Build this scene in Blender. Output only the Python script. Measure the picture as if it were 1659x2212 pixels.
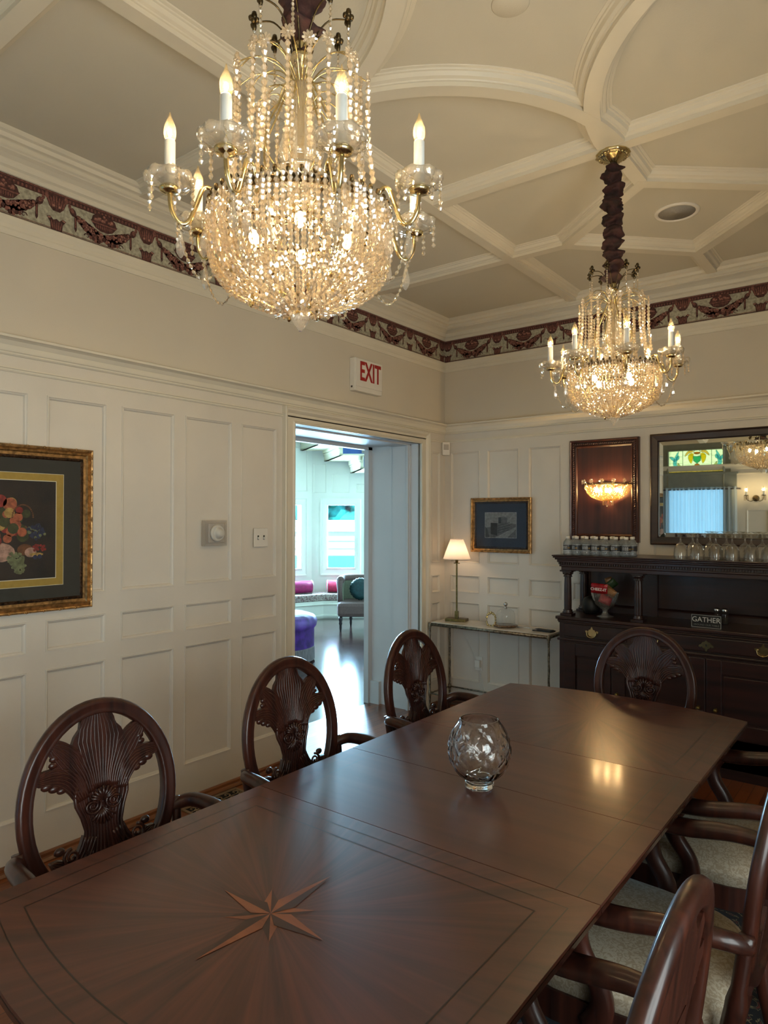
import bpy, math, random
from mathutils import Vector, Matrix
random.seed(7)
PI = math.pi
for o in list(bpy.data.objects): bpy.data.objects.remove(o)
SC = bpy.context.scene
COL = SC.collection

# ------------------------------------------------------------------ camera
YAW, PITCH, ROLL, FPX = -0.65530, 0.01013, 0.00187, 1474.2
CAM = Vector((3.1378, -4.9329, 1.56))
fw = Vector((math.sin(YAW)*math.cos(PITCH), math.cos(YAW)*math.cos(PITCH), math.sin(PITCH)))
rt = Vector((math.cos(YAW), -math.sin(YAW), 0)); up = rt.cross(fw)
rt2 = math.cos(ROLL)*rt + math.sin(ROLL)*up; up2 = -math.sin(ROLL)*rt + math.cos(ROLL)*up
cd = bpy.data.cameras.new('camera'); cam = bpy.data.objects.new('camera', cd); COL.objects.link(cam)
M = Matrix((rt2, up2, -fw)).transposed().to_4x4(); M.translation = CAM; cam.matrix_world = M
cd.sensor_fit = 'HORIZONTAL'; cd.sensor_width = 36; cd.lens = 36*FPX/1659; cd.clip_start = 0.05; cd.clip_end = 200
SC.camera = cam

# ------------------------------------------------------------------ world, exposure, daylight
W = bpy.data.worlds.new('world'); SC.world = W; W.use_nodes = True
bg = W.node_tree.nodes['Background']; bg.inputs[0].default_value = (0.42, 0.72, 1.0, 1); bg.inputs[1].default_value = 3.0
SC.view_settings.view_transform = 'Standard'; SC.view_settings.look = 'None'
SC.view_settings.exposure = -0.06; SC.view_settings.gamma = 1.0; SC.view_settings.use_curve_mapping = False
P_HALL, P_RIGHT, P_FRONT = 2100.0, 36.0, 9.0
P_BULB, P_LAMP, P_SCONCE, P_BOWL = 3.0, 4.0, 6.0, 5.0

def area_light(name, loc, target, sx, sy, power, color):
    l = bpy.data.lights.new(name, 'AREA'); l.shape = 'RECTANGLE'; l.size = sx; l.size_y = sy
    l.energy = power; l.color = color
    o = bpy.data.objects.new(name, l); COL.objects.link(o); o.location = loc
    o.rotation_euler = (Vector(target)-Vector(loc)).to_track_quat('-Z', 'Y').to_euler()
    return o
def point_light(name, loc, power, color, r=0.02):
    l = bpy.data.lights.new(name, 'POINT'); l.energy = power; l.color = color; l.shadow_soft_size = r
    o = bpy.data.objects.new(name, l); COL.objects.link(o); o.location = loc
    return o
WARM = (1.0, 0.70, 0.38)
# added fill at a made-up right window, then daylight through the front window
area_light('added_fill_right', (4.56, -4.65, 1.50), (1.6, -3.6, 1.3), 1.9, 1.7, P_RIGHT*2.6, (1.0, 0.92, 0.82))
area_light('daylight_front', (0.68, -6.35, 1.6), (0.68, 0, 1.6), 1.0, 2.2, P_FRONT, (0.45, 0.78, 1.0))

# ------------------------------------------------------------------ node materials
def lin(c):
    return tuple(((x/12.92) if x <= 0.04045 else ((x+0.055)/1.055)**2.4) for x in c)
MATS = {}
def nmat(name):
    m = bpy.data.materials.new(name); m.use_nodes = True; MATS[name] = m
    nt = m.node_tree; return m, nt, nt.nodes['Principled BSDF']
def mat(name, col, rough=0.5, metal=0.0, var=0.06, scale=12.0, bump=0.0, bscale=None, coat=0.0, trans=0.0, ior=1.5, stretch=(1,1,1), col2=None, spec=0.5):
    """procedural paint / metal / fabric: noise-varied colour + bump"""
    m, nt, b = nmat(name); N = nt.nodes; L = nt.links
    tc = N.new('ShaderNodeTexCoord'); mp = N.new('ShaderNodeMapping'); mp.inputs['Scale'].default_value = stretch
    L.new(tc.outputs['Object'], mp.inputs[0])
    nz = N.new('ShaderNodeTexNoise'); nz.inputs['Scale'].default_value = scale; nz.inputs['Detail'].default_value = 5
    L.new(mp.outputs[0], nz.inputs[0])
    c = lin(col); c2 = lin(col2) if col2 else tuple(max(0, x*(1-var*2)) for x in c)
    cr = N.new('ShaderNodeValToRGB'); cr.color_ramp.elements[0].position = 0.35; cr.color_ramp.elements[1].position = 0.65
    cr.color_ramp.elements[0].color = (*c2, 1); cr.color_ramp.elements[1].color = (*c, 1)
    L.new(nz.outputs[0], cr.inputs[0]); L.new(cr.outputs[0], b.inputs['Base Color'])
    b.inputs['Roughness'].default_value = rough; b.inputs['Metallic'].default_value = metal
    b.inputs['IOR'].default_value = ior; b.inputs['Transmission Weight'].default_value = trans
    b.inputs['Coat Weight'].default_value = coat; b.inputs['Coat Roughness'].default_value = 0.15
    b.inputs['Specular IOR Level'].default_value = spec
    if bump:
        n2 = N.new('ShaderNodeTexNoise'); n2.inputs['Scale'].default_value = bscale or scale*6; n2.inputs['Detail'].default_value = 3
        L.new(mp.outputs[0], n2.inputs[0])
        bp = N.new('ShaderNodeBump'); bp.inputs['Strength'].default_value = bump; bp.inputs['Distance'].default_value = 0.002
        L.new(n2.outputs[0], bp.inputs['Height']); L.new(bp.outputs[0], b.inputs['Normal'])
    return m
def wood(name, dark, light, rough=0.3, axis='y', scale=1.0, coat=0.3, rings=1.0, spec=0.5, contrast=(0.3, 0.7)):
    m, nt, b = nmat(name); N = nt.nodes; L = nt.links
    tc = N.new('ShaderNodeTexCoord'); mp = N.new('ShaderNodeMapping')
    s = {'x': (1.2, 22, 22), 'y': (22, 1.2, 22), 'z': (22, 22, 1.2)}[axis]
    mp.inputs['Scale'].default_value = tuple(v*scale for v in s); L.new(tc.outputs['Object'], mp.inputs[0])
    nz = N.new('ShaderNodeTexNoise'); nz.inputs['Scale'].default_value = 1.0; nz.inputs['Detail'].default_value = 7; nz.inputs['Distortion'].default_value = 0.6*rings
    L.new(mp.outputs[0], nz.inputs[0])
    cr = N.new('ShaderNodeValToRGB'); e = cr.color_ramp.elements
    e[0].position = contrast[0]; e[0].color = (*lin(dark), 1); e[1].position = contrast[1]; e[1].color = (*lin(light), 1)
    L.new(nz.outputs[0], cr.inputs[0]); L.new(cr.outputs[0], b.inputs['Base Color'])
    b.inputs['Roughness'].default_value = rough; b.inputs['Coat Weight'].default_value = coat; b.inputs['Coat Roughness'].default_value = 0.12
    b.inputs['Specular IOR Level'].default_value = spec
    bp = N.new('ShaderNodeBump'); bp.inputs['Strength'].default_value = 0.12; bp.inputs['Distance'].default_value = 0.001
    L.new(nz.outputs[0], bp.inputs['Height']); L.new(bp.outputs[0], b.inputs['Normal'])
    return m
def emit(name, col, strength):
    m = bpy.data.materials.new(name); m.use_nodes = True; nt = m.node_tree; nt.nodes.clear()
    e = nt.nodes.new('ShaderNodeEmission'); e.inputs[0].default_value = (*col, 1); e.inputs[1].default_value = strength
    o = nt.nodes.new('ShaderNodeOutputMaterial'); nt.links.new(e.outputs[0], o.inputs[0]); MATS[name] = m; return m
def thin_glass(name, tint=(1,1,1), ior=1.5, refl=1.0, rough=0.0, diff=0.0, dcol=(1,1,1), refr=0.0):
    """thin pane / crystal: transparent + fresnel gloss, optional cloudy scatter and refraction"""
    m = bpy.data.materials.new(name); m.use_nodes = True; nt = m.node_tree; N = nt.nodes; L = nt.links; N.clear()
    t = N.new('ShaderNodeBsdfTransparent'); t.inputs[0].default_value = (*tint, 1)
    g = N.new('ShaderNodeBsdfGlossy'); g.inputs['Roughness'].default_value = rough
    fr = N.new('ShaderNodeLayerWeight'); fr.inputs[0].default_value = 0.5; pw = N.new('ShaderNodeMath'); pw.operation = 'POWER'; pw.inputs[1].default_value = 3.5; L.new(fr.outputs['Facing'], pw.inputs[0])
    f0 = ((ior-1)/(ior+1))**2; mu = N.new('ShaderNodeMath'); mu.operation = 'MULTIPLY_ADD'; mu.inputs[1].default_value = refl*0.7; mu.inputs[2].default_value = f0*refl; mu.use_clamp = True; L.new(pw.outputs[0], mu.inputs[0])
    base = t
    if refr:
        r = N.new('ShaderNodeBsdfRefraction'); r.inputs['IOR'].default_value = 1.5; r.inputs['Roughness'].default_value = 0.03; r.inputs[0].default_value = (*tint, 1)
        x = N.new('ShaderNodeMixShader'); x.inputs[0].default_value = refr; L.new(t.outputs[0], x.inputs[1]); L.new(r.outputs[0], x.inputs[2]); base = x
    if diff:
        d = N.new('ShaderNodeBsdfTranslucent'); d.inputs[0].default_value = (*dcol, 1)
        d2 = N.new('ShaderNodeBsdfDiffuse'); d2.inputs[0].default_value = (*dcol, 1)
        a = N.new('ShaderNodeMixShader'); a.inputs[0].default_value = 0.5; L.new(d.outputs[0], a.inputs[1]); L.new(d2.outputs[0], a.inputs[2])
        x = N.new('ShaderNodeMixShader'); x.inputs[0].default_value = diff; L.new(base.outputs[0], x.inputs[1]); L.new(a.outputs[0], x.inputs[2]); base = x
    mx = N.new('ShaderNodeMixShader'); L.new(mu.outputs[0], mx.inputs[0]); L.new(base.outputs[0], mx.inputs[1]); L.new(g.outputs[0], mx.inputs[2])
    o = N.new('ShaderNodeOutputMaterial'); L.new(mx.outputs[0], o.inputs[0]); MATS[name] = m; return m

PANEL = mat('panel_paint', (0.83, 0.80, 0.75), 0.45, var=0.03, scale=3, bump=0.15, bscale=180)
UPPER = mat('upper_wall_paint', (0.80, 0.765, 0.70), 0.7, var=0.02, scale=2, bump=0.2, bscale=220)
CEILM = mat('ceiling_paint', (0.79, 0.765, 0.70), 0.8, var=0.02, scale=2, bump=0.2, bscale=160)
TRIMM = mat('trim_paint', (0.84, 0.81, 0.74), 0.42, var=0.02, scale=4)
HALLW = mat('hall_paint', (0.93, 0.93, 0.88), 0.6, var=0.02, scale=3)
HALLB = mat('hall_daylight_blue', (0.34, 0.48, 0.78), 0.6, var=0.03, scale=3)  # bluish daylight put into this wall's colour
DOORW = mat('reveal_paint', (0.80, 0.80, 0.80), 0.5, var=0.02, scale=3)
FLOORM, nt, b = nmat('floor_wood')
def floor_nodes(nt, b, ang, dark, light, rough, coat=0.4, spec=0.5, bstr=0.35):
    N = nt.nodes; L = nt.links
    tc = N.new('ShaderNodeTexCoord'); mp = N.new('ShaderNodeMapping'); mp.inputs['Rotation'].default_value = (0, 0, ang)
    L.new(tc.outputs['Object'], mp.inputs[0])
    br = N.new('ShaderNodeTexBrick'); br.inputs['Scale'].default_value = 1.0
    br.inputs['Brick Width'].default_value = 1.1; br.inputs['Row Height'].default_value = 0.062; br.inputs['Mortar Size'].default_value = 0.0012
    br.inputs['Color1'].default_value = (*lin(light), 1); br.inputs['Color2'].default_value = (*lin(dark), 1); br.inputs['Mortar'].default_value = (0.01, 0.005, 0.003, 1)
    L.new(mp.outputs[0], br.inputs[0])
    mp2 = N.new('ShaderNodeMapping'); mp2.inputs['Scale'].default_value = (1.5, 30, 1); L.new(mp.outputs[0], mp2.inputs[0])
    nz = N.new('ShaderNodeTexNoise'); nz.inputs['Scale'].default_value = 2.0; nz.inputs['Detail'].default_value = 6; L.new(mp2.outputs[0], nz.inputs[0])
    mx = N.new('ShaderNodeMix'); mx.data_type = 'RGBA'; mx.blend_type = 'MULTIPLY'; mx.inputs[0].default_value = 0.7
    L.new(br.outputs['Color'], mx.inputs[6]); cr = N.new('ShaderNodeValToRGB'); cr.color_ramp.elements[0].color = (0.35, 0.3, 0.28, 1); cr.color_ramp.elements[1].color = (1.2, 1.2, 1.2, 1)
    L.new(nz.outputs[0], cr.inputs[0]); L.new(cr.outputs[0], mx.inputs[7]); L.new(mx.outputs[2], b.inputs['Base Color'])
    b.inputs['Roughness'].default_value = rough; b.inputs['Coat Weight'].default_value = coat; b.inputs['Coat Roughness'].default_value = 0.15; b.inputs['Specular IOR Level'].default_value = spec
    bp = N.new('ShaderNodeBump'); bp.inputs['Strength'].default_value = bstr; bp.inputs['Distance'].default_value = 0.003
    L.new(nz.outputs[0], bp.inputs['Height']); L.new(bp.outputs[0], b.inputs['Normal'])
floor_nodes(nt, b, PI/2, (0.42, 0.22, 0.12), (0.58, 0.33, 0.18), 0.32)
HFLOOR, nt, b = nmat('hall_floor_wood'); floor_nodes(nt, b, PI/2+0.5, (0.20, 0.14, 0.13), (0.27, 0.19, 0.17), 0.13, 0.0, 0.5, 0.10)
BASEW = wood('base_wood', (0.30, 0.16, 0.09), (0.50, 0.30, 0.17), 0.3, 'y')
CHAIRW = wood('chair_mahogany', (0.11, 0.048, 0.038), (0.255, 0.12, 0.082), 0.36, 'z', 1.6, 0.25, spec=0.35)
SIDEW = wood('sideboard_mahogany', (0.085, 0.035, 0.03), (0.20, 0.085, 0.065), 0.38, 'x', 1.0, 0.3)
TABW = wood('table_edge_mahogany', (0.10, 0.035, 0.025), (0.24, 0.10, 0.06), 0.2, 'y', 1.0, 0.5)
LEAFW = wood('table_leaf_veneer', (0.24, 0.12, 0.085), (0.36, 0.20, 0.145), 0.36, 'x', 0.6, 0.4, contrast=(0.25, 0.8))
BANDW = wood('crossband_veneer', (0.28, 0.15, 0.10), (0.42, 0.24, 0.16), 0.33, 'x', 1.5, 0.2)
LINEW = wood('inlay_dark_line', (0.10, 0.045, 0.03), (0.16, 0.08, 0.05), 0.3, 'x')
STARL = wood('star_light_veneer', (0.42, 0.22, 0.13), (0.54, 0.31, 0.19), 0.3, 'x')
STARD = wood('star_dark_veneer', (0.17, 0.08, 0.05), (0.24, 0.12, 0.08), 0.3, 'x')
def sunburst(name, cy):
    m, nt, b = nmat(name); N = nt.nodes; L = nt.links
    tc = N.new('ShaderNodeTexCoord'); sp = N.new('ShaderNodeSeparateXYZ'); L.new(tc.outputs['Object'], sp.inputs[0])
    sy = N.new('ShaderNodeMath'); sy.operation = 'SUBTRACT'; sy.inputs[1].default_value = cy; L.new(sp.outputs[1], sy.inputs[0])
    ax = N.new('ShaderNodeMath'); ax.operation = 'ABSOLUTE'; L.new(sp.outputs[0], ax.inputs[0])
    ay = N.new('ShaderNodeMath'); ay.operation = 'ABSOLUTE'; L.new(sy.outputs[0], ay.inputs[0])
    at = N.new('ShaderNodeMath'); at.operation = 'ARCTAN2'; L.new(ay.outputs[0], at.inputs[0]); L.new(ax.outputs[0], at.inputs[1])
    r2 = N.new('ShaderNodeVectorMath'); r2.operation = 'LENGTH'; cb = N.new('ShaderNodeCombineXYZ'); L.new(ax.outputs[0], cb.inputs[0]); L.new(ay.outputs[0], cb.inputs[1]); L.new(cb.outputs[0], r2.inputs[0])
    cb2 = N.new('ShaderNodeCombineXYZ'); ma = N.new('ShaderNodeMath'); ma.operation = 'MULTIPLY'; ma.inputs[1].default_value = 14; L.new(at.outputs[0], ma.inputs[0])
    mb = N.new('ShaderNodeMath'); mb.operation = 'MULTIPLY'; mb.inputs[1].default_value = 2.2; L.new(r2.outputs['Value'], mb.inputs[0])
    L.new(ma.outputs[0], cb2.inputs[0]); L.new(mb.outputs[0], cb2.inputs[1])
    nz = N.new('ShaderNodeTexNoise'); nz.inputs['Scale'].default_value = 1.0; nz.inputs['Detail'].default_value = 6; nz.inputs['Distortion'].default_value = 0.5; L.new(cb2.outputs[0], nz.inputs[0])
    cr = N.new('ShaderNodeValToRGB'); e = cr.color_ramp.elements; e[0].position = 0.28; e[0].color = (*lin((0.20, 0.10, 0.07)), 1); e[1].position = 0.8; e[1].color = (*lin((0.38, 0.195, 0.135)), 1)
    L.new(nz.outputs[0], cr.inputs[0]); L.new(cr.outputs[0], b.inputs['Base Color'])
    b.inputs['Roughness'].default_value = 0.36; b.inputs['Coat Weight'].default_value = 0.55; b.inputs['Coat Roughness'].default_value = 0.24
    bp = N.new('ShaderNodeBump'); bp.inputs['Strength'].default_value = 0.08; bp.inputs['Distance'].default_value = 0.001
    L.new(nz.outputs[0], bp.inputs['Height']); L.new(bp.outputs[0], b.inputs['Normal'])
    return m
BRASS = mat('brass', (0.86, 0.78, 0.58), 0.2, 1.0, var=0.1, scale=40)
ABRASS = mat('antique_brass', (0.52, 0.44, 0.26), 0.35, 1.0, var=0.2, scale=60, bump=0.3)
DKBRASS = mat('dark_brass', (0.40, 0.34, 0.24), 0.35, 1.0, var=0.3, scale=80)
IRON = mat('hammered_metal', (0.60, 0.55, 0.47), 0.38, 0.8, var=0.35, scale=60, bump=0.8, bscale=120)
GOLDF = mat('gilt_frame', (0.74, 0.57, 0.36), 0.36, 0.75, var=0.3, scale=50, bump=0.6, bscale=160)
GILTD = mat('dark_gilt', (0.30, 0.20, 0.12), 0.4, 0.6, var=0.4, scale=90, bump=1.0, bscale=260)
CHROME = mat('chrome', (0.8, 0.8, 0.8), 0.15, 1.0, var=0.05)
BLACK = mat('matte_black', (0.05, 0.05, 0.055), 0.5, var=0.2)
DARKR = mat('black_void', (0.02, 0.02, 0.02), 0.9)
WHITEP = mat('white_plastic', (0.86, 0.84, 0.80), 0.4, var=0.02)
GREYP = mat('grey_plastic', (0.66, 0.63, 0.59), 0.45, var=0.04)
CANDLE = mat('candle_sleeve', (0.80, 0.80, 0.78), 0.5, var=0.02)
MARBLE = mat('marble', (0.84, 0.80, 0.74), 0.15, var=0.12, scale=9)
VELVET = mat('brown_velvet', (0.23, 0.10, 0.085), 0.85, var=0.35, scale=30, bump=0.5)
SEATF, nt, b = nmat('seat_damask')
def damask(nt, b, c1, c2, sc):
    N = nt.nodes; L = nt.links
    tc = N.new('ShaderNodeTexCoord'); vo = N.new('ShaderNodeTexNoise'); vo.inputs['Scale'].default_value = sc; vo.inputs['Detail'].default_value = 3; vo.inputs['Distortion'].default_value = 2.5
    L.new(tc.outputs['Object'], vo.inputs[0]); cr = N.new('ShaderNodeValToRGB'); e = cr.color_ramp.elements
    e[0].position = 0.47; e[0].color = (*lin(c1), 1); e[1].position = 0.53; e[1].color = (*lin(c2), 1)
    L.new(vo.outputs[0], cr.inputs[0]); L.new(cr.outputs[0], b.inputs['Base Color']); b.inputs['Roughness'].default_value = 0.75
    bp = N.new('ShaderNodeBump'); bp.inputs['Strength'].default_value = 0.3; bp.inputs['Distance'].default_value = 0.001; L.new(vo.outputs[0], bp.inputs['Height']); L.new(bp.outputs[0], b.inputs['Normal'])
damask(nt, b, (0.62, 0.58, 0.51), (0.54, 0.49, 0.41), 60)
RUGM, nt, b = nmat('floral_rug')
def rug_nodes(nt, b):
    N = nt.nodes; L = nt.links
    tc = N.new('ShaderNodeTexCoord'); vo = N.new('ShaderNodeTexNoise'); vo.inputs['Scale'].default_value = 9; vo.inputs['Detail'].default_value = 2; vo.inputs['Distortion'].default_value = 3
    L.new(tc.outputs['Object'], vo.inputs[0]); cr = N.new('ShaderNodeValToRGB'); cr.color_ramp.interpolation = 'CONSTANT'; e = cr.color_ramp.elements
    e[0].position = 0; e[0].color = (0.008, 0.007, 0.008, 1); e[1].position = 0.56; e[1].color = (*lin((0.45, 0.40, 0.28)), 1)
    for p, c in ((0.59, (0.012, 0.01, 0.01)), (0.64, lin((0.40, 0.18, 0.14))), (0.67, (0.01, 0.01, 0.01))):
        q = e.new(p); q.color = (*c, 1)
    L.new(vo.outputs[0], cr.inputs[0]); L.new(cr.outputs[0], b.inputs['Base Color']); b.inputs['Roughness'].default_value = 0.95
rug_nodes(nt, b)
CRYS = thin_glass('crystal', (1.0, 0.93, 0.80), 2.3, 1.8, 0.12, 0.25, (1.0, 0.88, 0.70), 0.30)
GOBG = thin_glass('goblet_glass', (0.97, 0.97, 0.95), 1.6, 1.7, 0.04, 0.035, (1, 0.96, 0.9))
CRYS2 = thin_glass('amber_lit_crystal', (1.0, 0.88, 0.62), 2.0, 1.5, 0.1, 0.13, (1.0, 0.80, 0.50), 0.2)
CGLASS = thin_glass('cut_glass', (0.96, 0.94, 0.90), 1.8, 2.0, 0.06, 0.13, (1, 0.95, 0.86), 0.12)
BULBG = thin_glass('bulb_glass', (1.0, 0.90, 0.70), 1.45, 0.8, 0.0, 0.012, (1, 0.85, 0.55))
PANE = thin_glass('window_pane', (0.95, 1, 1), 1.45, 0.8)
PICG = thin_glass('picture_glass', (0.98, 0.98, 0.98), 1.25, 0.35, 0.02)
CLEARG = thin_glass('clear_glass', (0.97, 0.98, 0.98), 1.5, 1.2, 0.01)
FIL = emit('glowing_filament', (1.0, 0.80, 0.52), 2100)
FIL2 = emit('bowl_bulb_glow', (1.0, 0.74, 0.42), 300)
FIL3 = emit('wall_light_glow', (1.0, 0.66, 0.30), 620)
VASEG, nt, b = nmat('cut_crystal_vase'); b.inputs['Transmission Weight'].default_value = 1; b.inputs['Roughness'].default_value = 0.0; b.inputs['IOR'].default_value = 1.5
nzv = nt.nodes.new('ShaderNodeTexNoise'); nzv.inputs['Scale'].default_value = 3; rv = nt.nodes.new('ShaderNodeValToRGB'); rv.color_ramp.elements[0].color = (0.94, 0.96, 0.96, 1); rv.color_ramp.elements[1].color = (1, 1, 1, 1)
nt.links.new(nzv.outputs[0], rv.inputs[0]); nt.links.new(rv.outputs[0], b.inputs['Base Color'])
MIRROR = mat('mirror_silver', (0.86, 0.88, 0.86), 0.015, 1.0, var=0.01)

# ------------------------------------------------------------------ mesh builder
def V(*a): return Vector(a)
class MB:
    def __init__(s): s.v = []; s.f = []; s.m = []; s.s = []
    def add(s, vs, fs, mi=0, sm=False):
        k = len(s.v); s.v += [tuple(v) for v in vs]
        for f in fs: s.f.append([i+k for i in f]); s.m.append(mi); s.s.append(sm)
    def box(s, x0, x1, y0, y1, z0, z1, mi=0, rot=0, c=None):
        vs = [V(x, y, z) for x in (x0, x1) for y in (y0, y1) for z in (z0, z1)]
        if rot:
            c = Vector(c) if c else V((x0+x1)/2, (y0+y1)/2, 0); R = Matrix.Rotation(rot, 3, 'Z'); vs = [R @ (v-c) + c for v in vs]
        s.add(vs, [(0, 1, 3, 2), (4, 6, 7, 5), (0, 4, 5, 1), (2, 3, 7, 6), (0, 2, 6, 4), (1, 5, 7, 3)], mi)
    def obox(s, p, ux, uy, uz, mi=0):
        """box from corner p with edge vectors"""
        p = Vector(p); ux = Vector(ux); uy = Vector(uy); uz = Vector(uz)
        vs = [p+a*ux+b*uy+c*uz for a in (0, 1) for b in (0, 1) for c in (0, 1)]
        s.add(vs, [(0, 1, 3, 2), (4, 6, 7, 5), (0, 4, 5, 1), (2, 3, 7, 6), (0, 2, 6, 4), (1, 5, 7, 3)], mi)
    def lathe(s, prof, c=(0, 0, 0), n=20, mi=0, sm=True, cap=True, mod=None, axis=None):
        c = Vector(c); vs = []; fs = []
        q = Vector((0, 0, 1)).rotation_difference(Vector(axis)) if axis is not None else None
        for (r, z) in prof:
            for i in range(n):
                a = 2*PI*i/n; rr = r*(mod(a, z) if mod else 1); p = V(rr*math.cos(a), rr*math.sin(a), z)
                vs.append(c + (q @ p if q else p))
        for j in range(len(prof)-1):
            for i in range(n): fs.append((j*n+i, j*n+(i+1) % n, (j+1)*n+(i+1) % n, (j+1)*n+i))
        if cap:
            fs.append(tuple(range(n))[::-1]); fs.append(tuple((len(prof)-1)*n+i for i in range(n)))
        s.add(vs, fs, mi, sm)
    def ball(s, c, r, n=10, m=6, sc=(1, 1, 1), mi=0, sm=True, rot=None):
        c = Vector(c); vs = [V(0, 0, -r*sc[2])]
        for j in range(1, m):
            t = -PI/2+PI*j/m
            for i in range(n):
                a = 2*PI*i/n; vs.append(V(r*sc[0]*math.cos(t)*math.cos(a), r*sc[1]*math.cos(t)*math.sin(a), r*sc[2]*math.sin(t)))
        vs.append(V(0, 0, r*sc[2])); T = len(vs)-1; fs = []
        for i in range(n): fs.append((0, 1+(i+1) % n, 1+i)); fs.append((T, T-n+i, T-n+(i+1) % n))
        for j in range(m-2):
            for i in range(n): a = 1+j*n+i; b_ = 1+j*n+(i+1) % n; fs.append((a, b_, b_+n, a+n))
        if rot: vs = [rot @ v for v in vs]
        s.add([v+c for v in vs], fs, mi, sm)
    def sweep(s, prof, pts, upv=(0, 0, 1), closed=False, mi=0, sm=False, pclosed=True, caps=True):
        """sweep a 2-D profile (side, up) along pts with mitred corners"""
        upv = Vector(upv).normalized(); pts = [Vector(p) for p in pts]; n = len(pts); k = len(prof); vs = []
        for i in range(n):
            if closed: a = (pts[i]-pts[i-1]).normalized(); b = (pts[(i+1) % n]-pts[i]).normalized()
            else: a = (pts[i]-pts[max(i-1, 0)]); b = (pts[min(i+1, n-1)]-pts[i]); a = a if a.length else b; b = b if b.length else a; a = a.normalized(); b = b.normalized()
            sa = a.cross(upv).normalized(); sb = b.cross(upv).normalized(); d = (sa+sb)
            d = d.normalized() if d.length > 1e-6 else sa; w = 1/max(0.3, d.dot(sa))
            for (u, z) in prof: vs.append(pts[i]+d*(u*w)+upv*z)
        fs = []; R = n if closed else n-1; K = k if pclosed else k-1
        for i in range(R):
            j = (i+1) % n
            for q in range(K): fs.append((i*k+q, i*k+(q+1) % k, j*k+(q+1) % k, j*k+q))
        if caps and not closed and pclosed: fs.append(tuple(range(k))[::-1]); fs.append(tuple((n-1)*k+q for q in range(k)))
        s.add(vs, fs, mi, sm)
    def tube(s, pts, r, n=8, mi=0, sm=True, closed=False, upv=None, caps=True):
        """round / elliptical tube; r = number, list, or list of (a,b)"""
        pts = [Vector(p) for p in pts]; N = len(pts); vs = []
        nrm = Vector(upv) if upv is not None else None
        for i in range(N):
            if closed: t = (pts[(i+1) % N]-pts[i-1]).normalized()
            else: t = (pts[min(i+1, N-1)]-pts[max(i-1, 0)]).normalized()
            if nrm is None: nrm = V(0, 0, 1) if abs(t.z) < 0.9 else V(1, 0, 0)
            ref = Vector(upv) if upv is not None else nrm
            b_ = t.cross(ref)
            if b_.length < 1e-5: b_ = t.cross(V(1, 0.1, 0))
            b_.normalize(); u = b_.cross(t).normalized(); nrm = u
            rr = r[i] if isinstance(r, (list, tuple)) else r
            ra, rb = rr if isinstance(rr, (list, tuple)) else (rr, rr)
            for q in range(n):
                a = 2*PI*q/n; vs.append(pts[i]+b_*(ra*math.cos(a))+u*(rb*math.sin(a)))
        fs = []; R = N if closed else N-1
        for i in range(R):
            j = (i+1) % N
            for q in range(n): fs.append((i*n+q, i*n+(q+1) % n, j*n+(q+1) % n, j*n+q))
        if caps and not closed: fs.append(tuple(range(n))[::-1]); fs.append(tuple((N-1)*n+q for q in range(n)))
        s.add(vs, fs, mi, sm)
    def prism(s, poly, o, ux, uy, d, mi=0, sm=False):
        """flat polygon (u,v) at origin o along ux,uy, thickened by vector d"""
        o = Vector(o); ux = Vector(ux); uy = Vector(uy); d = Vector(d); n = len(poly)
        a = [o+ux*u+uy*v for u, v in poly]; b = [p+d for p in a]
        fs = [tuple(range(n))[::-1], tuple(range(n, 2*n))]+[(i, (i+1) % n, n+(i+1) % n, n+i) for i in range(n)]
        s.add(a+b, fs, mi, sm)
    def quad(s, a, b, c, d, mi=0): s.add([a, b, c, d], [(0, 1, 2, 3)], mi)
    def bead(s, c, r, d=V(0, 0, 1), mi=0, n=6, el=1.25):
        d = Vector(d).normalized(); q = V(0, 0, 1).rotation_difference(d); c = Vector(c); vs = []
        a0 = random.random()*PI
        for (rr, z) in ((0.45, -0.85), (1, 0), (0.45, 0.85)):
            for i in range(n): a = a0+2*PI*i/n; vs.append(c+q @ V(r*rr*math.cos(a), r*rr*math.sin(a), r*el*z))
        fs = [tuple(range(n))[::-1], tuple(range(2*n, 3*n))]
        for j in range(2):
            for i in range(n): fs.append((j*n+i, j*n+(i+1) % n, (j+1)*n+(i+1) % n, (j+1)*n+i))
        s.add(vs, fs, mi)
    def strand(s, pts, r, gap, mi=0, wire=1, taper=None, end=True):
        pts = [Vector(p) for p in pts]; seg = [(pts[i+1]-pts[i]).length for i in range(len(pts)-1)]; T = sum(seg)
        k = max(1, int(round(T/gap)))
        def at(t):
            t = max(0, min(T-1e-9, t))
            for i, l in enumerate(seg):
                if t <= l or i == len(seg)-1: return pts[i].lerp(pts[i+1], min(1, t/l if l else 0)), (pts[i+1]-pts[i])
                t -= l
        for i in range(k):
            p, d = at((i+0.5)*T/k); s.bead(p, r*(taper(i/k) if taper else 1), d, mi)
        if wire is not None: s.tube(pts, 0.0011, 3, wire, False, caps=False)
    def build(s, name, mats, parent=None, loc=None, bevel=None, recalc=True):
        me = bpy.data.meshes.new(name); me.from_pydata(s.v, [], s.f)
        mats = mats if isinstance(mats, (list, tuple)) else [mats]
        for m_ in mats: me.materials.append(m_)
        me.polygons.foreach_set('material_index', s.m); me.polygons.foreach_set('use_smooth', s.s)
        if recalc:
            import bmesh
            bm = bmesh.new(); bm.from_mesh(me); bmesh.ops.recalc_face_normals(bm, faces=bm.faces); bm.to_mesh(me); bm.free()
        me.update()
        o = bpy.data.objects.new(name, me); COL.objects.link(o)
        if loc: o.location = loc
        if parent: o.parent = parent
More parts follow.
